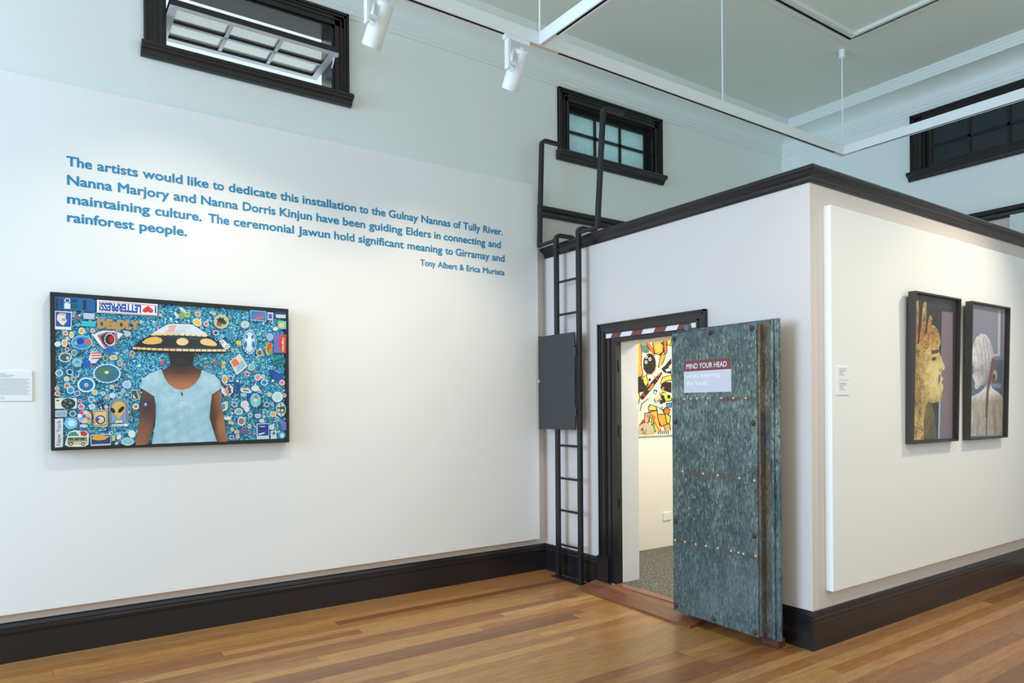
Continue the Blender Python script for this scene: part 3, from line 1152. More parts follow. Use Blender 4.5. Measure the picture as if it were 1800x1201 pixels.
# moon strip
P.poly(zp(ZC_, [(130, 400), (440, 402), (436, 546), (132, 552)]), C(226, 226, 216))
P.ell(ZC_(318, 478), 12.6, 9.4, C(46, 54, 58))
for (x, y, r) in ((280, 440, 2.4), (350, 470, 3.2), (300, 520, 2), (260, 490, 1.4), (335, 430, 1.3)):
    P.ell(ZC_(x, y), r, r * .8, C(120, 130, 132), n=9)
P.ell(ZC_(170, 435), 2.8, 1.4, C(60, 60, 60))
P.poly(zp(ZC_, [(135, 575), (300, 572), (298, 660), (135, 668)]), C(196, 212, 224))
P.poly(zp(ZC_, [(145, 590), (290, 585), (288, 650), (145, 655)]), C(150, 178, 200))
P.poly(zp(ZC_, [(785, 490), (870, 490), (870, 555), (790, 560)]), C(30, 40, 60))
P.ell(ZC_(848, 525), 3.4, 4, C(226, 190, 196))
P.poly(zp(ZC_, [(700, 470), (790, 420), (830, 440), (800, 465), (720, 490)]), C(30, 60, 90))
# vertical script strip
P.poly(zp(ZC_, [(130, 690), (248, 684), (242, 1085), (130, 1096)]), C(216, 220, 226))
P.text('New York', zp(ZC_, [(214, 1060), (214, 712), (152, 712), (152, 1066)]), C(50, 52, 66), .0)
P.ell(ZC_(355, 755), 12.4, 10.4, C(116, 200, 232), wob=.05, n=10)
P.ell(ZC_(365, 752), 7, 6, C(200, 236, 246), wob=.08, n=10)
ring(ZC_(545, 665), 12.4, 11.4, C(222, 214, 226), C(206, 190, 214), wob=.02, t=.95)
for (x, y, c) in ((500, 610, (224, 70, 80)), (560, 600, (240, 200, 200)), (610, 630, (240, 200, 80)), (540, 655, (50, 120, 200)), (600, 690, (226, 100, 90)), (500, 690, (120, 190, 210)), (560, 715, (240, 210, 110)), (610, 740, (160, 200, 120)), (480, 650, (240, 240, 240))):
    P.ell(ZC_(x, y), 3.8, 3.4, C(*c), n=10)
P.ell(ZC_(535, 790), 7.6, 3, C(190, 220, 236))
# wave card
P.poly(zp(ZC_, [(664, 572), (875, 560), (875, 785), (855, 802), (680, 806)]), C(212, 186, 130))
P.poly(zp(ZC_, [(676, 588), (862, 578), (860, 775), (690, 792)]), C(50, 56, 66))
P.poly(zp(ZC_, [(682, 596), (855, 586), (853, 768), (694, 784)]), C(234, 198, 140))
ring(ZC_(768, 705), 8.8, 8, C(40, 62, 110), C(214, 228, 234), t=.72)
P.ell(ZC_(735, 710), 4.2, 4.4, C(90, 80, 120), wob=.2)
P.ell(ZC_(772, 725), 4, 3.6, C(236, 204, 150))
# arched card with a big-eyed head
arch = [(900, 750), (898, 500)] + [(1028 + 130 * math.cos(math.radians(a)), 505 + 108 * math.sin(math.radians(a))) for a in range(180, 361, 20)] + [(1156, 742)]
P.poly(zp(ZC_, arch), C(200, 220, 230))
P.poly(zp(ZC_, [(1028 + (x - 1028) * .95, 590 + (y - 590) * .965) for x, y in arch]), C(40, 52, 76))
P.poly(zp(ZC_, [(1028 + (x - 1028) * .87, 590 + (y - 590) * .92) for x, y in arch]), C(128, 160, 196))
P.poly(zp(ZC_, [(975, 745), (990, 722), (1030, 712), (1075, 724), (1090, 742)]), C(224, 230, 232))
P.poly(zp(ZC_, [(1008, 690), (1052, 680), (1050, 716), (1025, 728), (1008, 714)]), C(206, 172, 96))
hd = [(922, 560), (930, 500), (975, 455), (1040, 442), (1100, 465), (1124, 520), (1108, 590), (1060, 655), (1020, 696), (985, 660), (940, 610)]
P.poly(zp(ZC_, [(1023 + (x - 1023) * 1.05, 570 + (y - 570) * 1.04) for x, y in hd]), C(46, 44, 40))
P.poly(zp(ZC_, hd), C(222, 186, 104))
P.ell(ZC_(945, 575), 3.2, 5.4, C(20, 22, 26), -.6)
P.ell(ZC_(1060, 562), 3.4, 7.4, C(20, 22, 26), .75)
P.poly(zp(ZC_, [(985, 640), (1015, 648), (1014, 654), (985, 646)]), C(120, 96, 50))
P.poly(zp(ZC_, [(925, 768), (1150, 758), (1150, 796), (928, 802)]), C(236, 240, 244))
P.text('believe.', zp(ZC_, [(936, 796), (1112, 790), (1112, 766), (936, 772)]), C(40, 44, 56), .01)
P.poly(zp(ZC_, [(1195, 290), (1320, 280), (1325, 420), (1210, 435)]), C(190, 214, 214))
P.poly(zp(ZC_, [(1205, 300), (1315, 290), (1318, 412), (1215, 425)]), C(56, 76, 96))
P.poly(zp(ZC_, [(1270, 290), (1295, 300), (1325, 425), (1305, 425)]), C(190, 186, 110))
P.poly(zp(ZC_, [(1225, 340), (1250, 380), (1270, 410), (1230, 400)]), C(228, 232, 230))
# camper
P.poly(zp(ZC_, [(270, 1060), (295, 960), (320, 880), (400, 850), (480, 860), (560, 860), (606, 900), (600, 1050), (550, 1082), (330, 1085)]), C(232, 228, 206))
P.poly(zp(ZC_, [(305, 955), (580, 945), (588, 1040), (310, 1052)]), C(128, 150, 110))
P.poly(zp(ZC_, [(310, 935), (340, 885), (420, 870), (470, 930)]), C(40, 150, 140))
P.poly(zp(ZC_, [(485, 870), (540, 862), (592, 905), (560, 935), (495, 925)]), C(186, 60, 56))
for x in (318, 405, 485):
    P.poly(zp(ZC_, [(x, 962), (x + 68, 958), (x + 66, 985), (x + 6, 990)]), C(60, 76, 70))
P.poly(zp(ZC_, [(390, 1015), (580, 1005), (580, 1030), (390, 1040)]), C(222, 206, 160))
for x in (352, 526):
    ring(ZC_(x, 1045), 3.6, 3.4, C(40, 40, 40), C(210, 204, 184), t=.6)
# chequered plate
P.poly(zp(ZC_, [(630, 912), (915, 900), (915, 1062), (634, 1072)]), C(226, 228, 228))
for i in range(12):
    for yy in ((908, 918), (1048, 1058)):
        a = 636 + i * 23.4
        P.poly(zp(ZC_, [(a, yy[0] + 4), (a + 12, yy[0] + 3), (a + 12, yy[1] + 3), (a, yy[1] + 4)]), C(30, 34, 44))
P.poly(zp(ZC_, [(640, 930), (908, 920), (908, 1040), (642, 1050)]), C(24, 66, 112))
P.poly(zp(ZC_, [(645, 960), (690, 925), (760, 920), (860, 935), (905, 930), (830, 985), (740, 995), (660, 980)]), C(236, 168, 50))
P.ell(ZC_(1210, 905), 6.4, 6.8, C(222, 236, 226), wob=.1)
ring(ZC_(1150, 1010), 11.4, 7.2, C(170, 210, 232), C(140, 200, 190), t=.7)
P.poly(zp(ZC_, [(930, 925), (975, 922), (975, 1000), (930, 1002)]), C(190, 210, 120))
P.poly(zp(ZC_, [(998, 918), (1055, 914), (1055, 975), (1000, 980)]), C(240, 228, 234))
# right half of the collage
P.ell(ZBq(125, 415), 10.5, 9.6, C(206, 224, 226), wob=.12, n=14)
P.ell(ZBq(150, 440), 6.4, 7, C(120, 170, 120), wob=.12, n=12)
P.ell(ZBq(100, 385), 4.6, 5, C(60, 100, 110), wob=.1, n=10)
ring(ZBq(228, 430), 4.4, 4.6, C(236, 220, 150), C(120, 176, 40), t=.7)
ring(ZBq(375, 425), 5, 4.6, C(228, 230, 226), C(228, 132, 56), t=.72)
ring(ZBq(600, 420), 3.4, 2.8, C(210, 226, 210), C(230, 180, 90))
P.ell(ZBq(365, 540), 9, 6.4, C(210, 226, 226), .5)
P.ell(ZBq(366, 540), 7, 4.6, C(236, 196, 90), .5, wob=.15)
P.ell(ZBq(492, 560), 5.4, 5.4, C(200, 200, 220), .4, n=6)
P.ell(ZBq(490, 560), 3.2, 3.2, C(214, 110, 160), .4, n=6)
ring(ZBq(703, 530), 13.2, 12.4, C(214, 212, 184), C(196, 192, 150), t=.88)
P.ell(ZBq(700, 520), 7.6, 6, C(34, 42, 34), .4, wob=.25, n=14)
P.ell(ZBq(675, 565), 5, 4, C(150, 96, 40), .3, wob=.2, n=10)
P.ell(ZBq(745, 545), 4, 3.4, C(60, 70, 50), .3, wob=.2, n=10)
ring(ZBq(625, 686), 4.9, 4.6, C(232, 238, 240), C(84, 70, 84), t=.72)
P.poly(zp(ZBq, [(1110, 366), (1335, 386), (1332, 528), (1112, 512)]), C(150, 214, 238))
P.poly(zp(ZBq, [(1118, 376), (1326, 394), (1324, 518), (1120, 502)]), C(28, 130, 200))
P.poly(zp(ZBq, [(1140, 450), (1310, 405), (1312, 425), (1150, 465)]), C(206, 80, 110))
P.poly(zp(ZBq, [(1160, 480), (1300, 450), (1300, 480), (1170, 505)]), C(226, 96, 84))
P.poly(zp(ZBq, [(1350, 395), (1432, 402), (1430, 512), (1350, 505)]), C(200, 206, 230))
P.poly(zp(ZBq, [(1365, 420), (1415, 424), (1414, 490), (1366, 486)]), C(70, 100, 170))
P.poly(zp(ZBq, [(1455, 385), (1612, 398), (1612, 492), (1458, 484)]), C(24, 66, 110))
P.poly(zp(ZBq, [(1468, 425), (1606, 434), (1604, 482), (1470, 476)]), C(206, 214, 224))
P.poly(zp(ZBq, [(1495, 515), (1612, 522), (1612, 635), (1495, 630)]), C(120, 200, 190))
P.ell(ZBq(1550, 578), 4.6, 4.6, C(236, 208, 110))
P.ell(ZBq(1460, 630), 4.6, 3.6, C(226, 226, 214))
# dream-catcher style round and long badge
ring(ZBq(1035, 570), 9.2, 8, C(60, 110, 120), C(150, 196, 196), t=.88)
for a in range(8):
    P.ell(ZBq(1035 + 38 * math.cos(a * .785), 570 + 32 * math.sin(a * .785)), 2.6, 2.2, C(190, 216, 214), n=8)
ring(ZBq(1098, 815), 12, 21, C(216, 232, 240), C(30, 118, 170), wob=.04, n=36, t=.92)
P.ell(ZBq(1098, 815), 9.4, 18, C(206, 228, 238))
for (x, y, rx, ry) in ((1060, 740, 2, 3.6), (1140, 745, 2, 3.4), (1045, 850, 2.4, 6), (1150, 850, 2.4, 6)):
    P.ell(ZBq(x, y), rx, ry, C(40, 120, 170))
P.ell(ZBq(1098, 800), 3, 9, C(236, 244, 246))
ring(ZBq(825, 725), 7.4, 6.8, C(90, 170, 210), C(60, 140, 180), wob=.1)
P.poly(zp(ZBq, [(670, 800), (730, 780), (830, 880), (790, 920), (740, 910)]), C(236, 238, 240))
ring(ZBq(710, 825), 3, 2.4, C(50, 50, 60), C(230, 232, 234), t=.7)
ring(ZBq(780, 880), 3, 2.6, C(50, 50, 60), C(230, 232, 234), t=.7)
P.ell(ZBq(945, 825), 5.2, 4, C(234, 206, 50), wob=.18, n=10)
P.ell(ZBq(1385, 745), 6.4, 7, C(150, 190, 220), wob=.1)
# red rock card
P.poly(zp(ZBq, [(1440, 700), (1612, 712), (1608, 970), (1442, 966)]), C(120, 110, 190))
P.poly(zp(ZBq, [(1612, 712), (1608, 970), (1548, 968), (1505, 850), (1515, 760), (1555, 712)]), C(216, 62, 56))
P.text('ULURU', zp(ZBq, [(1582, 948), (1582, 752), (1552, 752), (1552, 946)]), C(240, 232, 226), .03)
P.ell(ZBq(1368, 910), 5.8, 11.2, C(220, 200, 90), .1)
P.ell(ZBq(1374, 900), 4.4, 9.2, C(214, 84, 50), .1)
P.ell(ZBq(1385, 950), 3, 4.6, C(120, 160, 80))
ring(ZBq(1240, 965), 6, 5.8, C(218, 226, 220), C(120, 140, 90))
P.ell(ZBq(1240, 970), 2, 3.6, C(160, 50, 50))
ring(ZBq(1512, 1080), 11.2, 10.6, C(26, 120, 126), C(34, 146, 140), t=.86)
P.poly(zp(ZBq, [(1440, 1075), (1590, 1025), (1595, 1060), (1450, 1110)]), C(20, 96, 110))
P.poly(zp(ZBq, [(1445, 1125), (1580, 1080), (1570, 1120), (1470, 1150)]), C(20, 96, 110))
# tilted card
P.poly([(402, 636), (420, 622), (434, 644), (415, 660)], C(226, 226, 220))
P.poly([(404.5, 636.5), (419.5, 625), (431, 643), (415.5, 656)], C(236, 214, 190))
P.poly([(404.5, 636.5), (412, 630), (421, 640), (410, 646)], C(232, 120, 96))
P.poly([(414, 647), (424, 634), (431, 643), (415.5, 656)], C(150, 196, 210))
ring(ZBq(1125, 1170), 6.2, 5.8, C(210, 228, 230), C(120, 190, 200), t=.8)
# bird shapes
P.poly(zp(ZBq, [(560, 1060), (600, 1040), (640, 1080), (720, 1130), (700, 1150), (600, 1100)]), C(110, 120, 130))
P.ell(ZBq(598, 1072), 3, 2.2, C(200, 140, 50))
P.poly(zp(ZBq, [(440, 1140), (540, 1100), (550, 1112), (460, 1160)]), C(130, 96, 80))
P.ell(ZBq(735, 1105), 4, 3, C(220, 190, 90))
# navy swoosh with rocket
P.poly(zp(ZD, [(830, 190), (900, 165), (970, 220), (985, 300), (1050, 330), (1180, 320), (1270, 345), (1240, 385), (1080, 400), (960, 350), (900, 330), (860, 380), (850, 360), (940, 280), (900, 215)]), C(16, 76, 150))
P.poly(zp(ZD, [(975, 260), (1010, 255), (1110, 285), (1135, 315), (1105, 335), (985, 315), (968, 290)]), C(214, 222, 214))
P.poly(zp(ZD, [(1010, 275), (1090, 296), (1088, 312), (1010, 300)]), C(90, 130, 120))
P.ell(ZD(1015, 355), 6, 4, C(150, 206, 196), wob=.2, n=12)
# round face cluster
P.ell(ZD(785, 285), 10.8, 10.4, C(232, 226, 230), wob=.06, n=16)
for (x, y, r, c) in ((755, 240, 3.6, (70, 60, 110)), (800, 235, 3, (150, 110, 120)), (770, 300, 3.6, (220, 160, 130)), (815, 275, 3.4, (90, 70, 120)), (795, 335, 3.4, (200, 140, 120)), (825, 315, 2.6, (60, 50, 90))):
    P.ell(ZD(x, y), r, r, C(*c), n=10)
P.poly(zp(ZD, [(1360, 0), (1420, 0), (1500, 50), (1580, 70), (1560, 140), (1490, 165), (1430, 130), (1390, 60)]), C(16, 74, 150))
P.ell(ZD(1500, 110), 9, 6.6, C(18, 84, 168))
for (x, y, rx, ry, c) in ((750, 140, 4.6, 6.4, (226, 160, 60)), (835, 125, 3.6, 5, (90, 90, 160)), (1215, 110, 5.2, 5, (226, 150, 140)), (1285, 100, 3, 3.4, (226, 180, 110)),
                          (1065, 65, 4, 3.4, (200, 70, 50)), (1180, 265, 6.2, 4.6, (214, 226, 220)), (1305, 180, 5.4, 5, (30, 130, 200)), (1555, 185, 4.4, 4.6, (232, 130, 120)),
                          (1490, 385, 8.4, 8, (196, 222, 214)), (1375, 350, 3.2, 3.2, (236, 190, 90)), (885, 490, 4, 4.2, (120, 90, 170)), (765, 510, 3.4, 7, (226, 200, 80)), (735, 520, 3.2, 7, (40, 140, 200)),
                          (1030, 490, 6.4, 5.6, (226, 210, 214)), (945, 590, 6.6, 5, (140, 170, 160)), (1060, 555, 4, 4.4, (220, 226, 226)), (985, 725, 6, 7, (150, 120, 90)), (825, 740, 2.8, 2.8, (230, 170, 70)),
                          (1430, 625, 5, 4.4, (226, 170, 60)), (1340, 490, 4, 4, (60, 90, 110)), (1415, 490, 2.6, 2.6, (214, 90, 120)), (1485, 690, 3.2, 3.2, (150, 110, 160)), (920, 875, 4, 3, (226, 160, 50)),
                          (855, 840, 2.6, 3, (226, 170, 80)), (1095, 795, 3, 3.4, (170, 170, 120)), (1270, 720, 4, 3, (200, 206, 226)), (850, 950, 3.4, 3, (40, 90, 160)), (930, 940, 3, 3.4, (214, 150, 160)),
                          (1590, 365, 2.8, 2.8, (200, 120, 150)), (790, 685, 6, 2.8, (226, 226, 224)), (1410, 810, 4, 4, (190, 220, 210)), (1105, 640, 3.4, 3.2, (120, 130, 130))):
    P.ell(ZD(x, y), rx * 1.15, ry * 1.15, C(214, 232, 238), n=14)
    P.ell(ZD(x, y), rx * .85, ry * .82, C(*c), n=12)
ring(ZD(1180, 430), 9.2, 12.4, C(150, 216, 226), C(110, 206, 206), wob=.05, t=.9)
for (x, y, c) in ((1190, 385, (206, 90, 110)), (1180, 430, (226, 214, 220)), (1175, 480, (180, 196, 226))):
    P.ell(ZD(x, y), 3.4, 3, C(*c), n=10)
P.poly(zp(ZD, [(1270, 450), (1290, 500), (1260, 555), (1180, 560), (1230, 530), (1255, 500)]), C(40, 60, 76))
ring(ZD(1215, 645), 7.2, 6.6, C(30, 80, 140), C(176, 200, 190), t=.8)
P.poly(zp(ZD, [(1170, 620), (1215, 570), (1262, 620)]), C(30, 90, 160))
P.ell(ZD(1540, 560), 8.6, 12.2, C(196, 226, 222), n=18)
P.ell(ZD(1541, 560), 7.2, 10.6, C(24, 84, 90), n=18)
for (x, y) in ((1515, 510), (1560, 500), (1508, 570), (1558, 575), (1520, 620), (1566, 630)):
    P.ell(ZD(x, y), 2.5, 2.7, C(216, 206, 180), n=10)
P.poly(zp(ZD, [(1545, 735), (1612, 735), (1612, 850), (1545, 852)]), C(110, 110, 196))
P.poly(zp(ZD, [(1196, 760), (1372, 752), (1372, 972), (1198, 980)]), C(190, 220, 226))
P.poly(zp(ZD, [(1210, 770), (1366, 762), (1366, 925), (1212, 932)]), C(20, 60, 150))
P.ell(ZD(1275, 820), 6, 4.4, C(40, 50, 70), wob=.15, n=12)
P.poly(zp(ZD, [(1240, 795), (1315, 792), (1315, 806), (1240, 810)]), C(190, 196, 200))
P.poly(zp(ZD, [(1215, 905), (1310, 880), (1310, 895), (1240, 920)]), C(226, 236, 240))
P.poly(zp(ZD, [(1395, 862), (1480, 858), (1480, 970), (1396, 974)]), C(196, 222, 224))
P.ell(ZD(1440, 895), 2.6, 3, C(120, 90, 110), n=10)
P.ell(ZD(1550, 920), 7, 6.6, C(40, 160, 200), wob=.12)
P.ell(ZD(1555, 925), 3.6, 4, C(210, 230, 234), wob=.12)
P.poly(zp(ZD, [(950, 860), (1000, 832), (1060, 840), (1110, 880), (1060, 910), (960, 905)]), C(90, 90, 150))
P.poly(zp(ZD, [(950, 860), (1000, 832), (1060, 840), (1080, 855), (990, 862)]), C(150, 90, 90))

# the figure
sk_d, sk_m, sk_l = C(46, 30, 26), C(112, 72, 50), C(172, 112, 76)
# arms
def armL(u, v):
    t = (v - 684) / 98
    c = blend(C(96, 66, 60), C(66, 44, 44), bump(u, v, 258, 726, 12, 22))
    c = blend(c, C(158, 100, 66), (t - .35) * 1.5)
    c = blend(c, C(70, 44, 36), .7 * bump(u, v, 271, 735, 5, 40))
    return blend(c, C(104, 64, 42), .7 * bump(u, v, 262, 778, 6, 20))


def armR(u, v):
    c = blend(C(84, 54, 40), C(160, 104, 70), (u - 368 - (v - 690) * .1) / 18)
    c = blend(c, C(72, 46, 34), .6 * bump(u, v, 378, 728, 10, 12))
    c = blend(c, C(176, 116, 78), .8 * bump(u, v, 388, 748, 8, 18))
    return blend(c, C(66, 42, 32), .7 * bump(u, v, 374, 765, 5, 30))


def chest(u, v):
    c = blend(C(44, 31, 29), C(104, 66, 48), (v - 640) / 16)
    c = blend(c, C(186, 120, 78), (v - 656) / 22)
    c = blend(c, C(60, 40, 34), .6 * bump(u, v, 318, 652, 14, 8))
    return blend(c, C(38, 30, 31), .8 * bump(u, v, 318, 622, 30, 8))


P.shade([(250, 684), (262, 686), (270, 694), (273.5, 712), (272.5, 735), (266, 758), (259, 781), (237.5, 783), (241, 758), (244.5, 734), (246, 712)], armL)
P.ell((255, 712), 4, 4, C(48, 92, 160))
P.ell((255, 711), 1.6, 2.2, C(220, 230, 240))
P.shade([(369, 694), (385, 686), (388.5, 712), (392.5, 734), (398.5, 776.5), (380.5, 777), (372, 752), (366, 733), (368, 712)], armR)
# neck, face in shade, chest
P.shade([(281, 652), (290, 648), (299, 642), (298, 634), (295, 620), (341, 620), (338, 634), (337, 642), (346, 648), (358, 652), (352, 668), (340, 682), (322, 688), (302, 684), (290, 672)], chest)
P.shade([(318 + 17 * math.cos(a * .3142), 633 + 13 * math.sin(a * .3142)) for a in range(20)], lambda u, v: blend(C(40, 31, 31), C(60, 44, 40), bump(u, v, 318, 636, 9, 5)))
# tee shirt
tee, tes = C(190, 220, 230), C(150, 196, 210)


def teef(u, v):
    c = blend(tee, tes, .5 + .35 * math.sin(u * .21 + v * .13) * math.sin(v * .17 - u * .05))
    c = blend(c, C(206, 232, 240), .8 * bump(u, v, 268, 668, 16, 12) + .7 * bump(u, v, 372, 668, 14, 10) + .5 * bump(u, v, 312, 706, 40, 12))
    c = blend(c, C(112, 168, 188), .7 * bump(u, v, 274, 722, 4, 26) + .7 * bump(u, v, 366, 722, 4, 26) + .5 * bump(u, v, 378, 768, 6, 16))
    return (*c[:3], 1)


P.shade([(283, 650), (288, 664), (296, 676), (306, 683), (318, 686), (331, 683), (342, 675), (350, 663), (354, 651), (366, 655), (376, 660), (384, 669), (389.5, 682), (380, 688), (371, 694),
         (369, 712), (367, 734), (372, 752), (380, 776), (266, 780.5), (271, 752), (273, 734), (273, 712), (270, 697), (262, 692), (243.5, 680.5), (250, 668), (260, 658), (272, 653)], teef, 1, 4)
P.poly([(318, 688), (320.5, 693), (319, 698), (317, 692)], C(70, 66, 64))
for (a, b) in (((272, 702), (360, 706)), ((276, 712), (300, 740)), ((300, 750), (350, 758)), ((290, 722), (330, 731)), ((275, 764), (370, 766)), ((340, 716), (362, 742)), ((318, 736), (352, 748)), ((300, 705), (318, 726))):
    P.poly([a, ((a[0] + b[0]) / 2, (a[1] + b[1]) / 2 - 1.4), b, ((a[0] + b[0]) / 2, (a[1] + b[1]) / 2 + 1.2)], C(164, 204, 216))
# saucer hat
P.poly(zp(ZE, [(70, 515), (150, 455), (270, 360), (400, 285), (560, 180), (700, 98), (780, 88), (1110, 98), (1200, 155), (1390, 300), (1530, 400), (1700, 565), (1640, 578), (900, 582), (140, 545)]), C(24, 26, 26))
P.poly(zp(ZE, [(405, 282), (560, 180), (700, 102), (790, 94), (1105, 104), (1190, 155), (1385, 292), (900, 262)]), C(224, 230, 236))
P.poly(zp(ZE, [(700, 130), (780, 112), (850, 120), (820, 180), (790, 245), (640, 245), (720, 190)]), C(230, 186, 160))
P.poly(zp(ZE, [(810, 200), (1000, 190), (1000, 245), (800, 245)]), C(196, 214, 238))
P.poly(zp(ZE, [(850, 130), (990, 125), (1100, 150), (1000, 180), (880, 180)]), C(214, 224, 214))
for i in range(10):
    t0, t1 = i / 10, (i + .86) / 10
    xa, xb = 430 + 930 * t0, 430 + 930 * t1
    ya, yb = 248 - 14 * math.sin(t0 * 3.14), 248 - 14 * math.sin(t1 * 3.14)
    h = 38
    ya += 20 * t0 + 6
    yb += 20 * t1 + 6
    P.poly(zp(ZE, [(xa + 20 * (1 - t0), ya), (xb + 20 * (1 - t1), yb), (xb, yb + h), (xa, ya + h)]), C(238, 204, 140) if i < 5 else C(240, 226, 186))
P.poly(zp(ZE, [(395, 292), (900, 304), (1385, 316), (1530, 410), (1645, 508), (900, 505), (150, 466), (260, 370)]), C(40, 44, 44), cols=[C(34, 36, 36), C(70, 78, 78), C(44, 48, 48), C(50, 54, 54), C(56, 60, 60), C(96, 104, 104), C(28, 30, 30), C(26, 28, 28)])
P.poly(zp(ZE, [(272, 405), (330, 350), (420, 315), (510, 308), (590, 332), (616, 372), (580, 415), (480, 435), (380, 436), (310, 424)]), C(236, 184, 104))
P.ell(ZE(943, 392), 10.7, 6.6, C(240, 216, 156))
P.poly(zp(ZE, [(1235, 390), (1260, 352), (1330, 338), (1410, 350), (1490, 400), (1520, 440), (1500, 462), (1420, 462), (1320, 450), (1255, 425)]), C(240, 206, 138))
for i in range(17):
    t0, t1 = i / 17, (i + .88) / 17
    fx = lambda t: 110 + 1570 * (t + .03 * math.sin(2 * math.pi * t) * -1)
    fy = lambda t: 476 + 40 * t + 14 * math.sin(math.pi * t)
    xa, xb = fx(t0), fx(t1)
    sl = 26 * (0.5 - (t0 + t1) / 2)
    P.poly(zp(ZE, [(xa + sl, fy(t0)), (xb + sl, fy(t1)), (xb, fy(t1) + 38), (xa, fy(t0) + 38)]), C(238, 200, 136) if i < 8 else C(240, 222, 178))
P.done('photo_print', [M_print, M_tee], pic)


# ------------------------------------------------------------------ the two portraits on the right
def portrait(name, label, x0, x1, z0, z1, lean):
    M = Matrix.Rotation(lean, 4, 'X')
    t = thing(name, label, 'picture', ((x0 + x1) / 2, RY - .002, z0), M, 'portraits on the right display panel')
    a, b, h = -(x1 - x0) / 2, (x1 - x0) / 2, z1 - z0
    deep_frame('frame', t, a, b, 0, h, .05, .012, M_frame)
    bmx = B(a + .01, b - .01, -.014, -.004, .01, h - .01)
    bmx.transform(W[t.name])
    obj('backing', bmx, M_black, t)
    Mp = W[t.name] @ Matrix.Translation((0, -.0145, 0))
    return t, Print(Mp), (a + .012, b - .012, .012, h - .012)


def glass(t, r):
    bmx = B(r[0], r[1], -.0335, -.032, r[2], r[3])
    bmx.transform(W[t.name])
    obj('glass_pane', bmx, M_pane, t)


ZP = lambda x, y: (1580 + x / 3.754, 500 + y / 3.754)
t1_, P, r = portrait('framed_portrait', 'dark framed portrait of a gold painted face in profile, left of two', 4.945, 5.625, 1.22, 2.262, math.radians(1.4))
P.poly([(r[0], r[2]), (r[1], r[2]), (r[1], r[3]), (r[0], r[3])], C(30, 30, 34), local=True)
P.poly(zp(ZP, [(90, 90), (372, 118), (370, 170), (95, 150)]), C(44, 42, 44))
P.poly(zp(ZP, [(284, 178), (356, 186), (352, 1016), (262, 1020), (266, 780), (280, 400)]), C(128, 112, 120))
P.poly(zp(ZP, [(270, 560), (282, 560), (268, 1020), (258, 1020)]), C(170, 190, 220))
g0, g1, g2, g3 = C(238, 204, 112), C(250, 228, 156), C(188, 142, 62), C(214, 126, 44)
# fingers
P.poly(zp(ZP, [(104, 150), (116, 108), (130, 104), (134, 180), (128, 320), (122, 420), (98, 420)]), g2, 1, cols=[g2, g0, g2, g2, g3, g2, g2])
P.poly(zp(ZP, [(150, 240), (160, 130), (172, 114), (184, 126), (182, 240), (166, 360), (158, 420), (130, 420)]), g2, 1, cols=[g2, g0, g0, g0, g2, g3, g2, g2])
P.poly(zp(ZP, [(186, 300), (200, 215), (210, 200), (219, 212), (218, 280), (204, 340), (180, 400), (166, 390)]), g2, 1, cols=[g3, g0, g0, g0, g3, g3, g3, g2])
# olive jacket
P.poly(zp(ZP, [(160, 780), (212, 770), (236, 860), (250, 1018), (160, 1026)]), C(112, 104, 48), 1, cols=[C(150, 130, 60), C(96, 88, 40), C(110, 102, 44), C(104, 98, 46), C(120, 108, 52)])
# head, face and neck
head = [(98, 410), (150, 380), (178, 330), (208, 272), (232, 270), (256, 296), (270, 338), (276, 378), (268, 410), (262, 432), (272, 462), (290, 505), (304, 545), (300, 562), (284, 574), (274, 590),
        (276, 604), (292, 618), (286, 636), (280, 648), (294, 668), (292, 690), (282, 716), (284, 740), (268, 772), (232, 784), (196, 778), (176, 800), (164, 900), (162, 1026), (84, 1030), (88, 720)]
def gold(u, v):
    x, y = (u - 1580) * 3.754, (v - 500) * 3.754
    c = blend(g2, g0, (x - 100) / 90)
    c = blend(c, g1, bump(x, y, 245, 620, 60, 120))
    c = blend(c, g3, .85 * bump(x, y, 210, 330, 60, 70))
    c = blend(c, srgb(236, 224, 170), .8 * bump(x, y, 286, 540, 18, 40) + .5 * bump(x, y, 282, 690, 20, 40))
    c = blend(c, srgb(120, 88, 40), .6 * bump(x, y, 236, 492, 26, 18) + .5 * bump(x, y, 262, 640, 10, 40) + .5 * bump(x, y, 190, 780, 40, 30))
    c = blend(c, g0, .8 * bump(x, y, 130, 960, 40, 120))
    a = 1.0 - .92 * bump(x, y, 255, 600, 70, 170)
    return (c[0], c[1], c[2], a)


P.shade(zp(ZP, head), gold, 1, 4)
P.poly(zp(ZP, [(212, 440), (255, 428), (266, 438), (262, 452), (220, 462)]), C(84, 60, 26))
P.poly(zp(ZP, [(218, 490), (236, 478), (250, 482), (240, 500), (222, 506)]), C(58, 42, 22))
P.poly(zp(ZP, [(268, 592), (276, 600), (272, 640), (262, 660), (262, 620)]), C(128, 92, 44))
P.poly(zp(ZP, [(262, 560), (282, 552), (296, 566), (282, 574), (268, 578)]), C(196, 156, 84))
P.done('portrait_print', [M_print, M_gold], t1_)
glass(t1_, r)

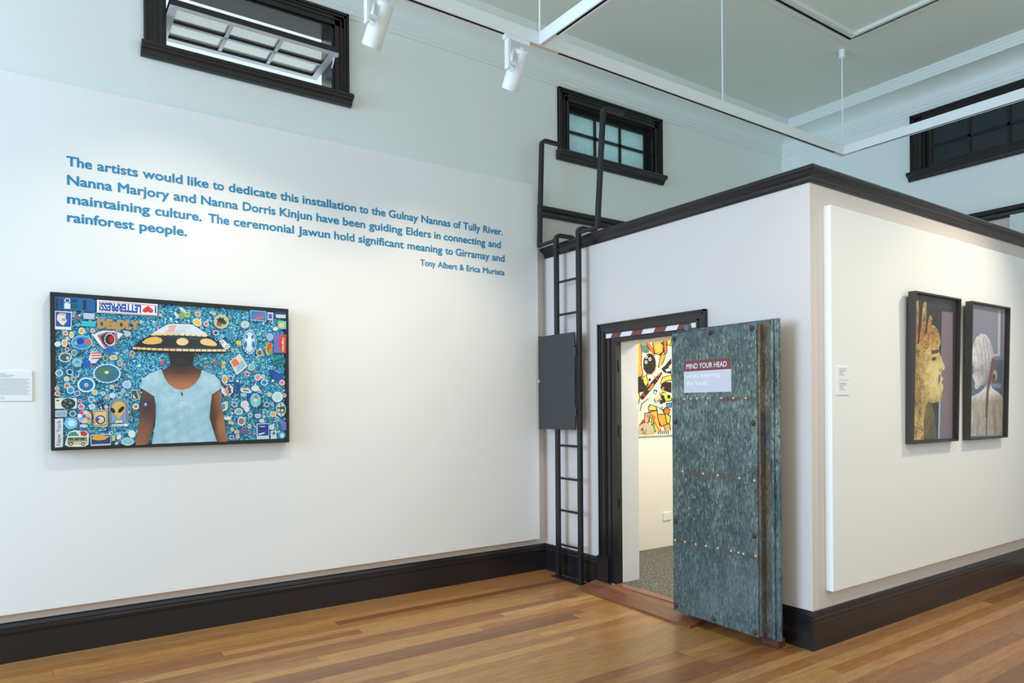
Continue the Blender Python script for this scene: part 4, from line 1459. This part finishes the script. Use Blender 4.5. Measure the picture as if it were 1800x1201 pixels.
t2_, P, r = portrait('framed_portrait', 'dark framed portrait of a white painted person from behind, right of two', 5.808, 6.490, 1.218, 2.262, math.radians(1.4))
P.poly([(r[0], r[2]), (r[1], r[2]), (r[1], r[3]), (r[0], r[3])], C(128, 132, 150), local=True, cols=[C(84, 104, 138), C(84, 100, 128), C(146, 144, 158), C(134, 134, 150)])
P.poly(zp(ZP, [(475, 480), (625, 500), (690, 500), (688, 760), (466, 760)]), C(88, 104, 132))
P.poly(zp(ZP, [(655, 175), (672, 178), (668, 470), (600, 478), (600, 462), (652, 458)]), C(190, 196, 206))
P.poly(zp(ZP, [(672, 178), (686, 182), (682, 496), (614, 498), (612, 484), (668, 482)]), C(110, 120, 140))
P.poly(zp(ZP, [(625, 500), (682, 500), (680, 760), (640, 720)]), C(70, 80, 104))
P.poly(zp(ZP, [(600, 655), (676, 655), (676, 685), (600, 680)]), C(120, 134, 156))
s0, s1, s2 = C(214, 210, 216), C(244, 242, 240), C(156, 152, 162)
P.poly(zp(ZP, [(468, 770), (478, 742), (530, 716), (560, 690), (578, 650), (602, 640), (616, 686), (660, 716), (684, 742), (688, 770), (682, 996), (462, 1002)]), s1, 1,
       cols=[C(206, 200, 186), s1, s1, s1, s2, s2, s1, s1, C(196, 186, 166), C(170, 158, 134), C(186, 174, 146), C(200, 196, 184)])
P.poly(zp(ZP, [(483, 440), (490, 400), (510, 350), (540, 324), (572, 330), (600, 366), (618, 420), (624, 462), (616, 520), (606, 580), (590, 630), (566, 662), (540, 668), (520, 690), (508, 694), (500, 672),
               (502, 650), (494, 622), (484, 606), (496, 580), (490, 566), (494, 548), (484, 520)]), s0, 1,
       cols=[s1, s1, s1, s1, s1, s0, s0, s0, s2, s2, s2, s2, s2, s1, s1, s1, s1, s1, s1, s0, s2, s0, s1])
for i in range(9):
    x = 498 + i * 13
    P.poly(zp(ZP, [(x, 380 - 30 * math.sin(i * .38)), (x + 3, 376 - 30 * math.sin(i * .38)), (x + 34 - i, 500 + i * 6), (x + 29 - i, 500 + i * 6)]), C(214, 212, 218) if i % 2 else C(168, 164, 174))
P.poly(zp(ZP, [(540, 530), (556, 536), (560, 580), (550, 606), (540, 590)]), C(160, 156, 164))
P.ell(ZP(630, 606), 6.2, 13.5, C(110, 74, 62))
P.ell(ZP(634, 600), 3.8, 9.5, C(170, 160, 150))
P.ell(ZP(628, 612), 2.4, 6, C(80, 44, 38))
P.poly(zp(ZP, [(612, 486), (634, 494), (628, 552), (612, 620), (596, 690), (590, 780), (586, 880), (570, 880), (572, 780), (580, 690), (598, 590)]), C(112, 62, 50))
P.poly(zp(ZP, [(576, 880), (584, 880), (582, 1000), (574, 1000)]), C(90, 84, 80))
P.poly(zp(ZP, [(620, 760), (636, 800), (650, 990), (630, 992), (616, 860)]), C(160, 140, 104), 1)
P.poly(zp(ZP, [(520, 840), (532, 850), (526, 996), (510, 998)]), C(170, 160, 140), 1)
P.done('portrait_print', [M_print, M_silver], t2_)
glass(t2_, r)


# ------------------------------------------------------------------ wall labels
def wall_label(label, x0, x1, z0, z1, y, lines):
    t = thing('wall_label', label, 'label', ((x0 + x1) / 2, y, z0))
    obj('card', bevel(B(x0, x1, y - .006, y + .001, z0, z1), .0012, 1), M_label, t)
    bm = bmesh.new()
    w_, h_ = x1 - x0, z1 - z0
    for a, b, zt, th in lines:
        box(bm, x0 + a * w_, x0 + b * w_, y - .0068, y - .0058, z1 - (zt + th) * h_, z1 - zt * h_)
    obj('caption_lines', bm, M_ink, t)


ln = [(.36, .50, .10, .016), (.36, .66, .15, .016), (.36, .60, .20, .016)]
ln += [(.36, .95 - .03 * (k % 3), .27 + k * .042, .013) for k in range(13)] + [(.36, .46, .86, .014), (.36, .48, .915, .014)]
wall_label('white caption card on the white panel, left of the collage photo', -.23, .0265, 1.551, 1.731, PY, ln)
ln = [(.2, .75, .08, .02), (.2, .75, .14, .02), (.2, .5, .19, .02), (.2, .5, .245, .02), (.2, .6, .30, .018), (.15, .97, .47, .012),
      (.2, .75, .58, .02), (.2, .75, .635, .02), (.2, .5, .69, .02), (.2, .5, .74, .02), (.2, .6, .80, .018)]
wall_label('tall white caption card left of the two portraits', 4.098, 4.243, 1.552, 1.732, RY, ln)

# ------------------------------------------------------------------ track lighting
TX1, TX2, TY, TB, TT = 2.74, 6.288, 3.602, 3.822, 3.902
trk = thing('lighting_track', 'white suspended track lighting frame hung on thin rods under the ceiling', 'track lighting', (TX1, TY, TB))


def track(axis, a0, a1, c):
    bm = bmesh.new()
    def b(s0, s1, d0, d1, z0, z1, mi=0):
        if axis == 0:
            box(bm, s0, s1, c + d0, c + d1, z0, z1, mi)
        else:
            box(bm, c + d0, c + d1, s0, s1, z0, z1, mi)
    b(a0, a1, -.022, .022, TB + .014, TT)
    b(a0, a1, -.022, -.012, TB, TB + .014)
    b(a0, a1, .012, .022, TB, TB + .014)
    b(a0 + .15, a1 - .15, -.012, .012, TB + .004, TB + .0135, 1)
    b(a0, a0 + .15, -.012, .012, TB + .001, TB + .013, 2)
    b(a1 - .15, a1, -.012, .012, TB + .001, TB + .013, 2)
    return obj('rail', bm, [M_fix, M_void, M_cream], trk)


track(0, -1.6, TX1 - .0005, TY)
track(0, TX1 + .0005, TX2 + .022, TY)
track(1, -1.2, TY - .0225, TX1)
track(1, -1.2, TY - .0225, TX2)
for (x, y) in ((TX1, TY), (4.56, TY), (TX2, TY)):
    bm = bmesh.new()
    cyl(bm, (x, y, TT - .004), (x, y, ZC - .01), .0065, seg=10)
    rod = obj('hanger_rod', bm, M_fix, trk, smooth=True, auto=40)
    bm = bmesh.new()
    lathe(bm, (x, y, ZC + .0005), (0, 0, -1), [(0, 0), (.027, 0), (.027, .066), (.024, .072), (.010, .074), (.010, .082), (0, .082)], 20)
    obj('ceiling_cup', bm, M_fix, rod, smooth=True, auto=40)


def spotlight(label, x, d, energy):
    top = Vector((x, TY, 3.762))
    d = Vector(d).normalized()
    bot = top + d * .245
    t = thing('track_spotlight', label, 'spotlight', (x - .09, TY, 3.60), None, 'white cylinder spotlights on the track')
    bm = bmesh.new()
    box(bm, x - .135, x + .055, TY - .018, TY + .018, 3.794, TB + .002)
    obj('adapter', bevel(bm, .002, 1), M_fix, t)
    bm = bmesh.new()
    box(bm, x - .118, x - .096, TY - .02, TY + .02, 3.612, 3.806)
    box(bm, x - .1, x - .05, TY - .012, TY + .012, 3.64, 3.664)
    obj('bracket_arm', bevel(bm, .004, 2), M_fix, t)
    bm = bmesh.new()
    R0 = .055
    lathe(bm, top, d, [(0, -.012), (.012, -.012), (.013, 0), (R0 - .006, 0), (R0, .008), (R0, .178), (R0 + .0008, .18), (R0 + .0008, .24), (R0 - .002, .245), (R0 - .010, .243), (R0 - .014, .18), (0, .18)], 32)
    b_ = obj('lamp_body', bm, M_fix, t, smooth=True, auto=35)
    bm = bmesh.new()
    a = Vector((-1, 0, 0)) - d * Vector((-1, 0, 0)).dot(d)
    a.normalize()
    c = d.cross(a)
    if c.y > 0:
        c = -c
    for i in range(12):
        for j in range(5):
            an = math.radians(18 + j * 8)
            rr = a * math.cos(an) + c * math.sin(an)
            p = top + d * (.03 + i * .0095) + rr * (R0 - .001)
            cyl(bm, p, p + rr * .0016, .0022, seg=6)
    obj('vent_holes', bm, M_void, b_)
    bm = bmesh.new()
    cyl(bm, top + d * .182, top + d * .186, R0 - .016, seg=24)
    lm = mat('lamp_lens', (1, 1, 1, 1), .3)
    lm.node_tree.nodes['Principled BSDF'].inputs['Emission Color'].default_value = (*WARM, 1)
    lm.node_tree.nodes['Principled BSDF'].inputs['Emission Strength'].default_value = 2
    obj('lens', bm, lm, b_)
    spot(top + d * .26, top + d * 3, energy, 84, 1.0)


spotlight('white cylinder spotlight nearest the track junction, on the bar', 2.592, (.0, .52, -.80), 100)
spotlight('white cylinder spotlight cut by the top edge of the photo', 1.655, (-.10, .52, -.80), 55)

# ------------------------------------------------------------------ ceiling panel with shadow gap
cp = thing('ceiling_panel', 'rectangular ceiling panel outlined by a black shadow gap', 'ceiling panel', (4.6, 2.2, ZC))


def ringbox(x0, x1, y0, y1, wd, z0, z1, bm):
    box(bm, x0, x1, y0, y0 + wd, z0, z1)
    box(bm, x0, x1, y1 - wd, y1, z0, z1)
    box(bm, x0, x0 + wd, y0 + wd, y1 - wd, z0, z1)
    box(bm, x1 - wd, x1, y0 + wd, y1 - wd, z0, z1)


qx0, qx1, qy0, qy1 = 3.0, 6.215, 0.9, 3.505
for nm, ins, wd, zt, m in (('outer_trim', 0, .046, .010, M_ceil), ('shadow_gap', .046, .034, .002, M_void), ('inner_trim', .080, .050, .012, M_ceil), ('raised_lip', .125, .022, .030, M_corn)):
    bm = bmesh.new()
    ringbox(qx0 + ins, qx1 - ins, qy0 + ins, qy1 - ins, wd, ZC - zt, ZC + .0005, bm)
    obj(nm, bm, m, cp)

# ------------------------------------------------------------------ ladder
lad = thing('wall_ladder', 'black steel access ladder fixed to the vault front', 'ladder', (3.81, 4.65, 0))
LX = 3.802
yl, yr = 4.785, 4.487
for y in (yl, yr):
    bm = bmesh.new()
    pts = [(LX, y, .006), (LX, y, 2.93)] + arc((LX + .035, y, 2.955), .035, 180, 90, 4, (1, 0, 0), (0, 0, 1)) + arc((3.965, y, 2.955), .035, 90, 0, 4, (1, 0, 0), (0, 0, 1)) + [(4.0, y, 2.902)]
    sweepbar(bm, pts, .021, .014, (0, 1, 0))
    obj('stile', bm, M_steel, lad)
for z in (.296, .594, .872, 1.155, 1.438, 1.72, 2.003, 2.287, 2.571, 2.853):
    bm = bmesh.new()
    cyl(bm, (LX, yl, z), (LX, yr, z), .0105, seg=10)
    obj('rung', bm, M_steel, lad, smooth=True, auto=50)
for (ya, yb, yt, xt, s) in ((yl, 5.026, 4.985, 3.985, 1), (yr, 4.250, 4.172, 4.02, -1)):
    bm = bmesh.new()
    sd = Vector((0, 1, 0))
    r_ = .04
    pts = [(LX, yb, 2.93), (LX, yb + (yt - yb) * .5, 3.4), (LX, yt, 3.835)] + arc((LX + r_, yt, 3.842), r_, 180, 90, 5, (1, 0, 0), (0, 0, 1)) + [(xt, yt, 3.882)]
    sweepbar(bm, pts, .021, .014, sd)
    obj('grab_rail', bm, M_steel, lad)
    bm = bmesh.new()
    sweepbar(bm, [(LX, ya, 2.945), (LX, yb + .02 * s, 2.945)], .012, .012, (1, 0, 0))
    obj('rail_bracket', bm, M_steel, lad)
obj('base_plate', bevel(B(LX - .03, LX + .05, 4.445, 4.86, 0, .008), .002, 1), M_steel, lad)
gp_ = obj('guard_panel', bevel(B(LX - .034, LX - .017, 4.512, 4.998, 1.295, 2.118), .003, 1), M_guard, lad, label='flat charcoal sheet blocking the rungs')
obj('edge_flange', B(LX - .034, LX - .010, 4.996, 5.010, 1.290, 2.123), M_guard, gp_)
bm = bmesh.new()
cyl(bm, (LX - .04, 5.003, 1.72), (LX - .02, 5.003, 1.72), .013, seg=14)
obj('lock', bm, M_rivet, gp_)
for z in (1.45, 1.95):
    bm = bmesh.new()
    cyl(bm, (LX - .026, 4.510, z - .04), (LX - .026, 4.510, z + .04), .007, seg=10)
    obj('hinge', bm, M_steel, gp_)

# ------------------------------------------------------------------ vault door
ang = math.radians(2.0)
# local frame: +x = out into the room, +y = along the leaf towards its free edge, z up; face plane x = 0
Rz = Matrix(((-math.cos(ang), -math.sin(ang), 0, 0), (math.sin(ang), -math.cos(ang), 0, 0), (0, 0, 1, 0), (0, 0, 0, 1)))
vd = thing('vault_door', 'heavy weathered blue-green metal strongroom door standing open', 'door', (3.700, 3.375, 0), Rz)
MV = W[vd.name]


def vb(name, m, x0, x1, y0, y1, z0, z1, par=None, bv=.004, label=None):
    bm = B(x0, x1, y0, y1, z0, z1)
    if bv:
        bevel(bm, bv, 2)
    bm.transform(MV)
    return obj(name, bm, m, par or vd, label=label)


def dpt(u, v):
    """photo point to door-face coordinates (y along leaf, z)"""
    p = MV.inverted() @ on_plane(u, v, (3.700, 3.375, 0), MV.to_3x3() @ Vector((1, 0, 0)))
    return p.y, p.z


DW = .708
leaf = vb('leaf', M_patina, -.060, 0, 0, DW, .066, 1.998, label='thick inner body of the door')
vb('edge_step', M_rusty, -.070, -.012, DW - .01, DW + .016, .072, 1.990, label='rust-brown stepped edge')
vb('flange', M_patina, -.092, -.069, -.012, DW + .108, .058, 2.022)
vb('edge_bead', M_patina, -.070, -.052, DW + .060, DW + .080, .064, 2.014)
vb('inner_strip', M_rusty, -.070, -.058, DW + .01, DW + .062, .064, 2.014)
bm = bmesh.new()
cyl(bm, (-.05, -.03, 2.0), (-.05, -.03, 2.016), .016, seg=14)
box(bm, -.062, -.038, -.045, .11, 1.998, 2.012)
bm.transform(MV)
obj('hinge', bm, M_steel, vd)
bm = bmesh.new()
box(bm, -.075, -.040, .085, .118, 1.998, 2.048)
bm.transform(MV)
obj('hinge', bm, mat('blue_grey_hinge_paint', srgb(92, 108, 122), .45), vd)
bolt0 = None
for (u, v) in ((1249, 585), (1322, 577), (1185.5, 596), (1325, 744), (1187.5, 742), (1188, 917), (1326, 942), (1255, 1088), (1329, 1112), (1189, 1064)):
    y, z = dpt(u, v)
    y = min(max(y, .022), DW - .022)
    z = min(max(z, .09), 1.975)
    if bolt0 is None:
        bm = bmesh.new()
        lathe(bm, (0, 0, 0), (1, 0, 0), [(.019, -.001), (.019, .004), (.016, .007), (.012, .008), (.012, .014), (.009, .017), (0, .017)], 8)
        bm.transform(MV)
        bolt0 = obj('bolt', bm, M_bolt, vd)
        b = bolt0
    else:
        b = bolt0.copy()
        COL.objects.link(b)
        b.parent = vd
    b.location = (0, y, z)
riv0 = None
seams = [[(1203, 702), (1214, 701.5), (1225, 701), (1244, 700.5), (1268, 700), (1289, 700), (1311, 700)],
         [(1187, 950), (1204, 953), (1223, 957), (1241, 960), (1262, 964), (1285, 969), (1298, 972), (1307, 974), (1328, 978)],
         [(1200, 829), (1236, 833), (1262, 836), (1300, 841), (1326, 845)]]
for row in seams:
    for (u, v) in row:
        y, z = dpt(u, v)
        y = min(max(y, .015), DW - .015)
        if riv0 is None:
            bm = bmesh.new()
            lathe(bm, (0, 0, 0), (1, 0, 0), [(.0085, -.001), (.0085, .001), (.006, .004), (0, .005)], 10)
            bm.transform(MV)
            riv0 = obj('rivet', bm, M_rivet, vd, smooth=True)
            b = riv0
        else:
            b = riv0.copy()
            COL.objects.link(b)
            b.parent = vd
        b.location = (0, y, z)
# sheet laps along the rivet rows
for z in (1.022, 1.522, .548):
    vb('sheet_lap', M_patina, -.001, .0018, .004, DW - .004, z - .003, z + .001, bv=0)
# notice
qs = [dpt(*p) for p in ((1202.5, 690.5), (1285.5, 689), (1286, 629), (1203, 634.5))]
y0, y1, z0, z1 = (qs[0][0] + qs[3][0]) / 2, (qs[1][0] + qs[2][0]) / 2, (qs[0][1] + qs[1][1]) / 2, (qs[2][1] + qs[3][1]) / 2
zs = z1 - (z1 - z0) * .335
sg = vb('notice', M_greyv, .0005, .003, y0, y1, z0, z1, bv=0, label='maroon and pale grey notice warning to mind your head')
vb('heading_band', M_maroon, .0029, .0036, y0, y1, zs, z1, sg, 0)
bm = bmesh.new()
wd = y1 - y0
put_text(bm, 'MIND YOUR HEAD', lambda a, b: MV @ Vector((.0042, a, b)), y0 + .06 * wd, y0 + .915 * wd, z1 - .255 * (z1 - z0), .155 * (z1 - z0), 0)
obj('heading_text', bm, M_wtxt, sg, recalc=False)
bm = bmesh.new()
put_text(bm, 'when entering', lambda a, b: MV @ Vector((.0040, a, b)), y0 + .06 * wd, y0 + .77 * wd, z1 - .545 * (z1 - z0), .135 * (z1 - z0), 0)
put_text(bm, 'the Vault!', lambda a, b: MV @ Vector((.0040, a, b)), y0 + .06 * wd, y0 + .52 * wd, z1 - .775 * (z1 - z0), .135 * (z1 - z0), 0)
obj('message_text', bm, M_wtxt, sg, recalc=False)

# door chock and threshold ramp
o = obj('door_chock', bevel(B(3.775, 3.845, 2.595, 2.72, 0, .056), .003, 1), M_chock, origin=(3.8, 2.65, 0))
tag(o, 'small red-brown timber block wedged under the open vault door', 'door chock')
bm = bmesh.new()
ra = [(3.655, 4.42), (3.635, 3.172), (3.885, 3.172), (3.958, 3.172), (3.958, 4.42)]
V0 = [bm.verts.new((3.668, 4.385, 0)), bm.verts.new((3.632, 3.172, 0)), bm.verts.new((3.870, 3.172, 0)), bm.verts.new((3.870, 4.385, 0))]
V1 = [bm.verts.new((3.668, 4.385, .014)), bm.verts.new((3.632, 3.172, .016)), bm.verts.new((3.870, 3.172, .052)), bm.verts.new((3.870, 4.385, .052))]
bm.faces.new(V0[::-1])
bm.faces.new(V1)
for i in range(4):
    j = (i + 1) % 4
    bm.faces.new((V0[i], V0[j], V1[j], V1[i]))
box(bm, 3.868, 3.966, OPY0 + .006, OPY1 - .006, .001, .0585)
o = obj('threshold_ramp', bm, M_ramp, origin=(3.8, 3.8, 0))
tag(o, 'sloping red hardwood threshold ramp in front of the vault doorway', 'ramp')

# hazard tape on the lintel
tz0, tz1 = 2.048, 2.0835
ty0, ty1 = 3.325, 4.264
bm = bmesh.new()
box(bm, XV - .0145, XV - .0118, ty0, ty1, tz0, tz1)
def ty(X, Y):
    p = on_plane(1040 + X / 4.45, 530 + Y / 4.45, (XV - .0146, 0, 0), (1, 0, 0))
    return p.y
for a, b in (((148, 290), (220, 278)), ((305, 262), (388, 252)), ((482, 236), (572, 226)), ((665, 214), (762, 205))):
    ya, yb = ty(*a), ty(*b)
    sh = .022
    v = [bm.verts.new((XV - .0149, y, z)) for y, z in ((ya, tz0), (yb, tz0), (yb - sh, tz1), (ya - sh, tz1))]
    bm.faces.new(v).material_index = 1
o = obj('hazard_tape', bm, [M_tapew, M_maroon], recalc=False, origin=(XV, 3.8, tz0))
tag(o, 'maroon and white striped hazard tape above the vault doorway', 'tape')

# ------------------------------------------------------------------ inside the vault
PAY = 4.936
pa = thing('canvas_painting', 'bright orange and black painting on the wall inside the vault', 'painting', (5.5, 4.955, 1.192))
obj('canvas', B(4.915, 6.35, PAY, 4.953, 1.192, 2.30), M_label, pa)
P = Print(Matrix.Translation((5.5, PAY - .0004, 1.192)))
ZV = lambda x, y: (1110 + x / 6.32, 590 + y / 6.32)
P.poly([(4.915 - 5.5, 0), (6.35 - 5.5, 0), (6.35 - 5.5, 1.108), (4.915 - 5.5, 1.108)], C(240, 228, 204), local=True)
OR, OD, BK, YE, LB, GR, RD, WH, PK = C(238, 164, 60), C(206, 116, 40), C(34, 28, 24), C(242, 200, 80), C(176, 216, 226), C(190, 204, 60), C(196, 70, 44), C(246, 240, 228), C(232, 196, 170)


def vp(pts, c, o=BK, g=1.0):
    if o is not None:
        cx = sum(p[0] for p in pts) / len(pts)
        cy = sum(p[1] for p in pts) / len(pts)
        P.poly(zp(ZV, [(x + (9 if x > cx else -9) * g, y + (9 if y > cy else -9) * g) for x, y in pts]), o)
    P.poly(zp(ZV, pts), c)


vp([(50, 60), (96, 55), (108, 200), (104, 330), (124, 420), (100, 470), (50, 450)], OR)
vp([(50, 150), (70, 150), (76, 240), (50, 260)], RD, None)
vp([(66, 80), (76, 80), (86, 300), (78, 420), (70, 300)], YE, None)
vp([(110, 90), (150, 60), (180, 120), (200, 190), (150, 200), (110, 170)], C(120, 160, 140), None)
for i in range(7):
    P.poly(zp(ZV, [(112 + i * 12, 110), (116 + i * 12, 108), (128 + i * 11, 190), (122 + i * 11, 192)]), BK)
vp([(155, 50), (190, 60), (240, 150), (255, 220), (235, 210), (195, 140)], OD)
vp([(240, 40), (310, 60), (350, 110), (345, 180), (300, 212), (262, 190), (245, 130)], OR, BK, 1.3)
P.ell(ZV(298, 130), 5.4, 8, C(244, 184, 90))
vp([(355, 30), (385, 30), (392, 180), (372, 215), (362, 120)], OD)
vp([(395, 40), (440, 40), (430, 110), (400, 100)], GR)
P.ell(ZV(332, 60), 3, 3.4, BK)
P.ell(ZV(332, 60), 1.8, 2, WH)
vp([(330, 220), (380, 210), (350, 290), (318, 350), (300, 340)], OR)
vp([(385, 230), (420, 195), (440, 240), (400, 290), (360, 330)], LB, None)
# spiky dark ball
sp = []
for i in range(56):
    a = 2 * math.pi * i / 56
    k = 1.0 if i % 2 else (1.22 if 0.2 < a < 2.7 else 1.08)
    sp.append((200 + 68 * k * math.cos(a), 310 + 108 * k * math.sin(a)))
P.poly(zp(ZV, sp), BK)
for i in range(40):
    a = random.uniform(-.4, 2.8)
    c_, s_ = math.cos(a), math.sin(a)
    x0_, y0_, x1_, y1_ = 200 + 50 * c_, 320 + 80 * s_, 200 + random.uniform(80, 108) * c_, 320 + random.uniform(118, 150) * s_
    P.poly(zp(ZV, [(x0_ - 3 * s_, y0_ + 3 * c_), (x1_, y1_), (x0_ + 3 * s_, y0_ - 3 * c_)]), BK)
for (x, y) in ((165, 238), (205, 262), (162, 296)):
    P.ell(ZV(x, y), 2.5, 3.1, WH)
    P.ell(ZV(x + 1, y + 1), 1.2, 1.7, BK)
vp([(330, 370), (365, 340), (440, 250), (445, 310), (410, 350), (445, 380), (445, 430), (360, 410)], BK, None)
vp([(372, 380), (420, 360), (440, 392), (390, 402)], LB, None)
vp([(50, 470), (100, 450), (140, 520), (190, 540), (150, 620), (60, 640)], BK, None)
vp([(128, 470), (160, 440), (182, 520), (160, 560), (140, 530)], YE)
P.ell(ZV(202, 492), 2.2, 2.8, BK)
# diagonal club
vp([(98, 680), (130, 630), (250, 480), (330, 400), (345, 420), (290, 510), (190, 640), (130, 712), (104, 712)], C(48, 34, 26), None)
for (x, y) in ((140, 660), (215, 560), (275, 470)):
    for d_ in (-8, 8):
        P.poly(zp(ZV, [(x - 22 + d_, y - 22), (x - 16 + d_, y - 26), (x + 20 + d_, y + 24), (x + 13 + d_, y + 27)]), RD)
P.poly(zp(ZV, [(180, 610), (240, 530), (250, 540), (200, 610)]), OR)
P.poly(zp(ZV, [(290, 450), (325, 408), (332, 416), (300, 455)]), OD)
vp([(350, 470), (440, 440), (445, 490), (390, 500), (320, 540)], YE)
vp([(330, 540), (380, 515), (445, 520), (445, 640), (380, 620), (320, 590)], BK, None)
P.poly(zp(ZV, [(345, 570), (365, 575), (350, 625), (330, 615)]), OD)
vp([(200, 650), (290, 540), (330, 560), (270, 620), (240, 660)], LB, None)
vp([(250, 600), (290, 610), (270, 660), (240, 640)], BK, None)
P.ell(ZV(262, 632), 2, 2.4, WH)
vp([(340, 640), (380, 630), (440, 690), (440, 720), (380, 730), (345, 680)], GR)
P.ell(ZV(415, 680), 3, 3.6, BK)
vp([(50, 660), (80, 640), (90, 690), (75, 750), (50, 760)], YE)
vp([(85, 830), (100, 760), (190, 695), (260, 690), (300, 620), (330, 630), (300, 690), (220, 760), (180, 850), (130, 920), (80, 1000), (60, 1000), (60, 900)], C(244, 232, 214), None)
P.poly(zp(ZV, [(90, 840), (108, 760), (190, 694), (196, 700), (118, 766), (98, 842)]), BK)
vp([(255, 700), (310, 640), (330, 690), (300, 720), (270, 740)], PK)
for i, (x, y) in enumerate(((348, 690), (330, 740), (360, 725))):
    P.ell(ZV(x, y), 3.1, 4.2, BK, n=12)
vp([(190, 800), (215, 770), (275, 800), (270, 830), (195, 825)], YE)
vp([(225, 760), (275, 740), (330, 760), (300, 800)], LB, None)
P.ell(ZV(340, 800), 2.6, 3.4, C(150, 170, 170))
vp([(280, 790), (340, 830), (360, 870), (330, 890), (290, 840)], C(214, 206, 160))
vp([(360, 830), (390, 800), (425, 830), (410, 870), (370, 870)], OD)
vp([(390, 760), (440, 750), (440, 790), (400, 800)], C(60, 140, 190))
vp([(380, 870), (430, 900), (420, 980), (390, 960)], GR)
vp([(200, 850), (280, 840), (300, 940), (310, 1020), (250, 950), (180, 880)], C(240, 176, 90))
vp([(290, 880), (370, 880), (390, 990), (340, 1010), (310, 960)], OR)
vp([(230, 885), (262, 900), (330, 1060), (300, 1075), (240, 930)], OD)
vp([(255, 930), (268, 920), (318, 1030), (306, 1050)], YE, None)
vp([(150, 870), (210, 860), (185, 960), (150, 980)], C(228, 170, 140))
for i in range(5):
    P.poly(zp(ZV, [(160 + i * 9, 890 + i * 14), (196 + i * 2, 872 + i * 14), (196 + i * 2, 878 + i * 14), (160 + i * 9, 898 + i * 14)]), BK)
vp([(80, 1000), (130, 930), (150, 950), (120, 1010)], C(150, 66, 56), None)
vp([(195, 950), (240, 930), (275, 1060), (250, 1092), (225, 1000)], BK, None)
for (x, y) in ((224, 958), (248, 1010), (262, 1062)):
    P.ell(ZV(x, y), 3.4, 3.8, GR, n=12)
    P.ell(ZV(x, y), 1.8, 2, C(30, 120, 110), n=10)
P.ell(ZV(160, 1040), 13.4, 10.6, C(200, 186, 150), n=24)
P.poly(zp(ZV, [(74, 1040), (245, 1040), (245, 1100), (70, 1105)]), C(200, 186, 150))
P.poly(zp(ZV, [(100, 1050), (128, 1020), (134, 1080), (152, 1090), (158, 1040), (164, 1042), (158, 1096), (126, 1090), (122, 1040), (104, 1060)]), BK)
vp([(360, 1000), (420, 985), (430, 1040), (380, 1050)], OR)
vp([(280, 1075), (420, 1040), (425, 1090), (290, 1096)], C(230, 226, 206), None)
for i in range(6):
    P.poly(zp(ZV, [(288 + i * 22, 1070 - i * 4), (300 + i * 22, 1066 - i * 4), (306 + i * 22, 1094), (294 + i * 22, 1094)]), C(30, 70, 120))
# the rest of the canvas, hidden by the door from here
for k in range(90):
    x_, z_ = random.uniform(-.04, .80), random.uniform(.06, 1.05)
    r_ = random.uniform(.02, .055)
    c_ = random.choice((OR, OD, YE, LB, GR, PK, WH, BK))
    P.ell((x_, z_), r_ * 1.25, r_ * 1.25, BK, random.uniform(0, 3), 9, local=True, wob=.15)
    P.ell((x_, z_), r_, r_, c_, random.uniform(0, 3), 9, local=True, wob=.15)
P.done('painted_face', [M_print], pa)
t = thing('wall_socket', 'white power socket low on the wall inside the vault', 'socket', (5.35, 4.955, .33))
obj('plate', bevel(B(5.285, 5.405, 4.945, 4.9555, .325, .410), .003, 2), M_label, t)
for x in (5.315, 5.365):
    obj('switch', B(x, x + .018, 4.9425, 4.9455, .372, .39), M_fix, t)
lv = bpy.data.lights.new('vault_lamp', 'AREA')
lv.shape, lv.size, lv.size_y, lv.energy, lv.color = 'RECTANGLE', .9, .5, 80, (1, .95, .86)
lo = bpy.data.objects.new('vault_lamp', lv)
COL.objects.link(lo)
lo.location = (5.4, 3.75, 2.58)

# ------------------------------------------------------------------ prismatic wall light at the far right
t = thing('wall_light', 'ribbed clear glass light fitting on the end wall above the vault', 'light', (7.52, 2.60, 3.0))
bm = bmesh.new()
n = 26
prof_o = []
for i in range(n * 2):
    y = 2.652 - .30 * i / (n * 2 - 1)
    prof_o.append((7.40 + (.006 if i % 2 else 0), y))
prof_o += [(7.578, 2.352), (7.578, 2.652)]
A_ = [bm.verts.new((x, y, 3.03)) for x, y in prof_o]
B_ = [bm.verts.new((x, y, 3.215)) for x, y in prof_o]
for i in range(len(prof_o)):
    j = (i + 1) % len(prof_o)
    bm.faces.new((A_[i], A_[j], B_[j], B_[i]))
bm.faces.new(A_[::-1])
bm.faces.new(B_)
M_prism = mat('ribbed_diffuser', srgb(226, 232, 230), .15)
obj('diffuser', bm, M_prism, t)
bm = bmesh.new()
lathe(bm, (7.578, 2.715, 3.085), (-1, 0, 0), [(0, 0), (.035, 0), (.035, .03), (.02, .05), (0, .05)], 18)
obj('sensor', bm, M_greyp, t, smooth=True, auto=40)
